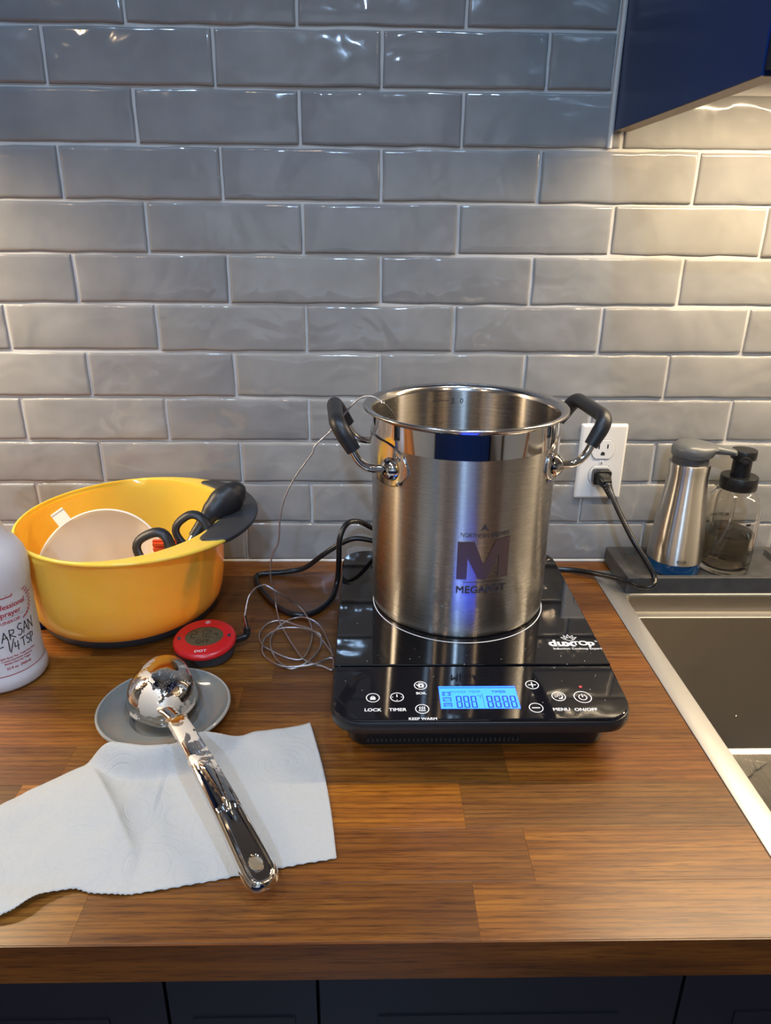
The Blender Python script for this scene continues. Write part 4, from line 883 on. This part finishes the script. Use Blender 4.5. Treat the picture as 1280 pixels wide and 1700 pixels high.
for j in range(NV+1):
    for i in range(NU+1):
        q = i/NU; t = j/NV; a = along(SMT, q); b = along(SMB, q)
        p = a.lerp(b, t); bow = .004*math.sin(PI*t)*(q**3); p = p+Vector((bow, 0))
        if t in (1.0,): p.y += .0006*math.sin(i*2.1)
        x, y = p
        z = .0012
        ds = math.hypot(x+.2215, y+.388)          # lies up onto the saucer rim
        k = max(0, 1-max(0, ds-.0670)/.025); z += .0198*(k*k*(3-2*k))
        z += .0055*max(0, noise.noise(Vector((x*18, y*15, 1))))*(1 if q < .62 else .4)
        dd = (x+.225)*.82+(y+.53)*.57; z += (.0110*math.exp(-abs(dd)/.008) if dd > 0 else .0110*math.exp(-abs(dd)/.030))*(1-abs(2*t-1)**3)*max(0, min(1, (.62-q)/.1))      # diagonal fold
        d2 = (x+.150)*.93-(y+.50)*(-.36); z += .0042*math.exp(-abs(d2)/.009)*math.sin(PI*min(1, t*.9+.05))   # second crease
        d3 = math.hypot((x+.33), (y+.52)*1.2); z += .0030*math.exp(-(d3/.020)**2)
        d4 = math.hypot((x+.262), (y+.615)*1.6); z += .0080*math.exp(-(d4/.026)**2)
        z += .0010*noise.noise(Vector((x*60, y*60, 2)))+.0008*t*0
        if q > .93: z += .003*((q-.93)/.07)**2*(1-t)
        vs.append((x, y, max(z, .0009)))
fs = [(j*(NU+1)+i, (j+1)*(NU+1)+i, (j+1)*(NU+1)+i+1, j*(NU+1)+i+1) for j in range(NV) for i in range(NU)]
tw_ = MB().add(vs, fs); to = obj('paper_towel', tw_, PAP, loc=(-.2, -.52, 0), auto=0)
tag(to, 'crumpled white embossed paper towel lying under the ladle handle', 'paper towel')
so = to.modifiers.new('thick', 'SOLIDIFY'); so.thickness = .0006; so.offset = 1
def tz(x, y):
    best = min(vs, key=lambda p: (p[0]-x)**2+(p[1]-y)**2); return best[2]

la = thing('ladle', 'shiny steel ladle lying face down with dried white residue across saucer and towel', 'ladle', (-.15, -.50, .01))
lc = Vector((-.2255, -.3800, .0225)); hdir = Vector((.37, -.93, 0)).normalized(); hs = Vector((-hdir.y, hdir.x, 0))
NA, NR = 72, 16
def ladr(a):     # outline radius around the ladle bowl; a measured from the handle direction
    q = math.cos(a-PI+.30); k = max(0, q)**5; q2 = math.cos(a); k2 = max(0, q2)**14
    return .0360+.0160*k+.0060*k2-.0006*abs(math.sin(a))
def ladpt(a, t, th=0):
    r = ladr(a)*math.sin(t*PI/2)**.96; z = (.0345-th)*math.cos(t*PI/2)**.82 if t < 1 else 0
    d = hdir*math.cos(a)+hs*math.sin(a); p = lc+d*(r-(th if t > .5 else 0)); p.z = lc.z+z*.98+(-.0009 if t >= 1 else 0)
    return p
tilt_l = Matrix.Rotation(R(8), 3, hs)    # handle side a little high
def LT(p): v_ = Vector(p)-lc; return tuple(lc+tilt_l @ v_+Vector((0, 0, .0015)))
rs = [[LT(ladpt(2*PI*i/NA, max(.02, j/NR))) for i in range(NA)] for j in range(NR+1)]
rs += [[LT(lc+(hdir*math.cos(2*PI*i/NA)+hs*math.sin(2*PI*i/NA))*(ladr(2*PI*i/NA)+.0012)+Vector((0, 0, -.0014))) for i in range(NA)]]
rs += [[LT(ladpt(2*PI*i/NA, max(.02, j/NR), .0012)-Vector((0, 0, .0006))) for i in range(NA)] for j in range(NR, -1, -1)]
mb = MB().rings(rs, cap0=True, cap1=True); obj('ladle_bowl', mb, LAD, la, auto=0)
# pressed channel handle: cross-sections along a gentle arc
H0 = Vector((-.1980, -.4290, .0395)); H1 = Vector((-.0845, -.6110, .0200))
axis = (H1-H0); Ln = axis.length; ah = axis.normalized(); sd = Vector((-ah.y, ah.x, 0)).normalized(); up_ = sd.cross(ah)*-1
if up_.z < 0: up_ = -up_
NS = 150; NXH = 34; WMAX = .0142; Lt = Ln
def halfw(q):
    if q < .06: w_ = .0095+.0025*math.exp(-q/.03)
    elif q < .60: w_ = .0098+.0026*(q/.60)
    else: w_ = .0124+(WMAX-.0124)*(lambda t: t*t*(3-2*t))(min(1, (q-.60)/.33))
    e = (q-.915)/.085
    return w_*(max(.0, 1-max(0, e)**3.0))**(1/2.4) if e > 0 else w_
def hh(q, x):
    """height of the pressed steel over the flat handle, x metres from the centre line"""
    W_ = max(halfw(q), .0005); sl = (halfw(min(1, q+.002))-halfw(q-.002))/(.004*Lt) if q < .997 else 9; e = (W_-abs(x))/math.sqrt(1+sl*sl)
    if q > .93: e = min(e, (1-q)*Lt*1.35+.0002)
    z = .0024*(1-min(1, abs(x)/W_)**2.5)
    if q > .60:
        k = min(1, (q-.62)/.03); k = max(0, k); z = z*(1-k)
        z += k*(.0030*math.exp(-((e-.0040)/.0014)**2)-.0002)
        if q < .72: z += .0022*max(0, 1-abs(x)/.0022)*(1-(q-.6)/.12)
    if .32 < q < .64:
        t = (q-.32)/.32; hw_ = .0058*(1-t)+.0014; z += .0026*math.sqrt(max(0, 1-(x/hw_)**2))*(lambda g: g*g*(3-2*g))(min(1, t/.30))*(1 if t < .93 else (1-t)/.07)
    if e < .0016: z -= .0040*((.0016-e)/.0016)**1.5
    return z
cen = lambda q: H0.lerp(H1, q)+Vector((0, 0, .0060*math.sin(PI*q)))+Vector((0, 0, -.003*math.exp(-q/.05)))
mb = MB(); V0 = []; fcs = []; nX = NXH+1
for j in range(NS+1):
    q = j/NS; q = q if q < .9 else .9+.1*(1-(1-(q-.9)/.1)**1.6)
    W_ = max(halfw(q), .0004)
    for i in range(nX):
        f = -1+2*i/NXH; f = math.copysign(1-(1-abs(f))**1.25, f); x = f*W_; 
        qa = (q-.900)*Lt/.0066; xa = x/.0055; nn_ = math.hypot(qa, xa)
        if .78 < nn_ < 1.16: q2_ = .900+qa/nn_*.0066/Lt; x = xa/nn_*.0055
        else: q2_ = q
        V0.append(cen(q2_)+sd*x+up_*hh(q2_, x))
for j in range(NS):
    qm = (j+.5)/NS; qm = qm if qm < .9 else .9+.1*(1-(1-(qm-.9)/.1)**1.6)
    for i in range(NXH):
        f = -1+2*(i+.5)/NXH; f = math.copysign(1-(1-abs(f))**1.25, f); x = f*halfw(qm)
        if ((qm-.900)*Lt/.0066)**2+(x/.0055)**2 < .93: continue
        a_ = j*nX+i; fcs.append((a_, a_+1, a_+nX+1, a_+nX))
mb.add(V0, fcs); hl = obj('handle', mb, LADH, la, auto=0, label='pressed steel handle with hanging hole')
so = hl.modifiers.new('thick', 'SOLIDIFY'); so.thickness = .0014; so.offset = -1
# neck joining bowl and handle
mb = MB().tube(smooth_path([lc+hdir*.0290+Vector((0, 0, .0120)), lc+hdir*.0380+Vector((0, 0, .0135)), cen(.02)-up_*.0022, cen(.07)-up_*.0020], 5), lambda q: .0040-.0014*q, 16, sx=2.3); obj('neck', mb, LAD, la)

# ================================================================== TRAY AND DISPENSERS
ty = thing('soap_tray', 'dark grey stone tray holding two soap dispensers behind the sink', 'tray', (.475, -.06, .0014))
TX0, TX1, TY0, TY1 = .3560, .6120, -.1100, -.0045; ZT = .0262
o1 = rrect(TX0, TX1, TY0, TY1, .002, 2); i1 = rrect(TX0+.0125, TX1-.0125, TY0+.0075, TY1-.010, .004, 3)
def rs2(poly, z, n): return [(x, y, z) for x, y in poly]
o1 = rrect(TX0, TX1, TY0, TY1, .003, 3)
mb = MB(); mb.rings([rs2(inset(o1, .001), .0014, 0), rs2(o1, .0024, 0), rs2(o1, ZT-.001, 0), rs2(inset(o1, .001), ZT, 0), rs2(i1, ZT, 0), rs2(inset(i1, .0040), .0190, 0)], cap0=True, cap1=True); obj('slab', mb, TRAY, ty, auto=15)
# steel dispenser
DX, DY, DZ = .4380, -.0625, .0191
ds = thing('soap_dispenser', 'tapered brushed steel soap dispenser with grey pump, left on tray', 'soap dispenser', (DX, DY, DZ), 'soap dispensers on the tray')
rot_d = R(-12)
obj('glass_base', MB().lathe([(.001, DZ), (.0335, DZ), (.0365, DZ+.002), (.0368, DZ+.018), (.0362, DZ+.022)], DX, DY, 64), BLUE, ds)
obj('steel_shell', MB().lathe([(.0362, DZ+.0200), (.0380, DZ+.0202), (.0383, DZ+.024), (.0372, DZ+.045), (.0336, DZ+.085), (.0298, DZ+.118), (.0278, DZ+.140), (.0270, DZ+.152), (.0274, DZ+.163), (.0281, DZ+.1705), (.0278, DZ+.1725), (.0230, DZ+.1725)], DX, DY, 96), DISP, ds, auto=45)
obj('collar', MB().lathe([(.0236, DZ+.170), (.0240, DZ+.1725), (.0240, DZ+.184), (.0234, DZ+.185), (.001, DZ+.185)], DX, DY, 48), GREYD, ds)
hp = []; pd = Vector((math.cos(rot_d), math.sin(rot_d), 0))
rsn = []
for z, r, ext in ((.1825, .0240, 0), (.1835, .0262, .001), (.1850, .0270, .002), (.1940, .0272, .006), (.1985, .0255, .010), (.2025, .0205, .012), (.2050, .0130, .008), (.2058, .001, 0)):
    ring = []
    for i in range(64):
        a = 2*PI*i/64; d_ = Vector((math.cos(a), math.sin(a), 0)); c_ = d_.dot(pd); bulge = ext*max(0, c_)**3
        ring.append((DX+d_.x*(r+bulge)-.001*0, DY+d_.y*(r+bulge), DZ+z-.0025*max(0, c_)*(r/.02)*(z > .197)))
    rsn.append(ring)
hd_ = obj('pump_head', MB().rings(rsn, cap0=True, cap1=True), GREYP, ds, auto=60)
p0 = Vector((DX, DY, DZ+.1940)); sp3 = smooth_path([p0+pd*.006, p0+pd*.026+Vector((0, 0, .0005)), p0+pd*.040+Vector((0, 0, -.0010)), p0+pd*.0535+Vector((0, 0, -.0030)), p0+pd*.0555+Vector((0, 0, -.0065))], 6)
obj('spout', MB().tube(sp3, lambda q: (.0098-.0062*q**.8 if q < .85 else .0040), 18, sx=1.45), GREYP, hd_)
lg = joinmb(ring2d(0, 0, .0001, .0002, 4)); el = ring2d(0, 0, .0030, .0034, 30); el.v = [(x*2.0, y*.85, z) for x, y, z in el.v]
lgt = joinmb(el, shift(text2d('OXO', .0040, .02, sx=1.15), 0, -.0013))
azd = math.degrees(math.atan2(-1.018-DY, -.006-DX)); frad = lambda z: .0368+.0008+(DZ+.045-z)*.02-.0002
obj('etched_badge', on_cyl(lgt, DX, DY, .0379, azd+17, DZ+.0275, .001, rfun=lambda z: .0386-(z-DZ-.024)*.050), INK, ds, smooth=False)
ds.scale = (1, 1, .945)
# glass dispenser
BX, BY, BZ = .5130, -.0600, .0191
dg_ = thing('soap_dispenser', 'clear glass soap bottle with black foaming pump, right on tray', 'soap dispenser', (BX, BY, BZ), 'soap dispensers on the tray')
go = [(.001, BZ), (.0318, BZ), (.0352, BZ+.002), (.0360, BZ+.006), (.0364, BZ+.020), (.0372, BZ+.100), (.0368, BZ+.110), (.0330, BZ+.119), (.0265, BZ+.126), (.0225, BZ+.129), (.0215, BZ+.134)]
gi_ = [(.0200, BZ+.134), (.0210, BZ+.128), (.0255, BZ+.1245), (.0318, BZ+.1175), (.0353, BZ+.109), (.0356, BZ+.100), (.0351, BZ+.0625)]
gs = [(.0351, BZ+.0625), (.0348, BZ+.020), (.0340, BZ+.012), (.0308, BZ+.0085), (.001, BZ+.0085)]
obj('glass_body', MB().lathe(go+gi_+gs, BX, BY, 72), GLASS, dg_, auto=60)
obj('soap', MB().lathe([(.001, BZ+.0088), (.0306, BZ+.0088), (.0337, BZ+.0122), (.03455, BZ+.020), (.0348, BZ+.0615), (.0342, BZ+.0620), (.001, BZ+.0620)], BX, BY, 64), SOAP, dg_, auto=40)
obj('cap', MB().lathe([(.0210, BZ+.131), (.0244, BZ+.1315), (.0250, BZ+.1325), (.0250, BZ+.1500), (.0242, BZ+.1512), (.0130, BZ+.1512)], BX, BY, 48), BPLA, dg_, auto=35)
ph = obj('pump_head', MB().lathe([(.0128, BZ+.151), (.0128, BZ+.176), (.0136, BZ+.177), (.0165, BZ+.1775), (.0170, BZ+.1785), (.0170, BZ+.1900), (.0162, BZ+.1912), (.001, BZ+.1920)], BX, BY, 48), BPLA, dg_, auto=35)
ns_ = Vector((-.30, -.95, 0)).normalized(); nq = [Vector((BX, BY, BZ+.1795))+ns_*k for k in (.014, .0225)]
obj('nozzle', MB().tube(nq, lambda q: .0062-.0012*q, 16, sx=1.25), BPLA, ph); obj('nozzle_mouth', MB().lathe([(.0001, 0), (.0034, 0)], 0, 0, 16).xf(lambda x, y, z: tuple(nq[1]+ns_*.0001+Vector((-ns_.y, ns_.x, 0))*x*1.3+Vector((0, 0, 1))*y*.8)), SLOT, ph)
obj('dip_tube', MB().tube(smooth_path([(BX, BY, BZ+.148), (BX, BY, BZ+.085), (BX-.001, BY, BZ+.066), (BX-.012, BY-.004, BZ+.048), (BX-.030, BY-.008, BZ+.022)], 6), .0025, 10), TUBE, dg_)
azb = math.degrees(math.atan2(-1.018-BY, -.006-BX))
obj('printed_name', joinmb(on_cyl(text2d('BLUELAND', .0070, .012, sx=.9), BX, BY, .0376, azb+180+30, BZ+.071, .002), on_cyl(text2d('HAND SOAP', .0060, .012, sx=.9), BX, BY, .0374, azb+180+30, BZ+.050, .002)), INK, dg_, smooth=False)
dd_ = joinmb(*[MB().add([(.0042*math.cos(R(180+180*i/12)), .0042*math.sin(R(180+180*i/12)), 0) for i in range(13)], [tuple(range(13))])])
obj('printed_dot', on_cyl(dd_, BX, BY, .0376, azb+38, BZ+.0885, .001), INK, dg_, smooth=False)
dg_.scale = (1, 1, .945)
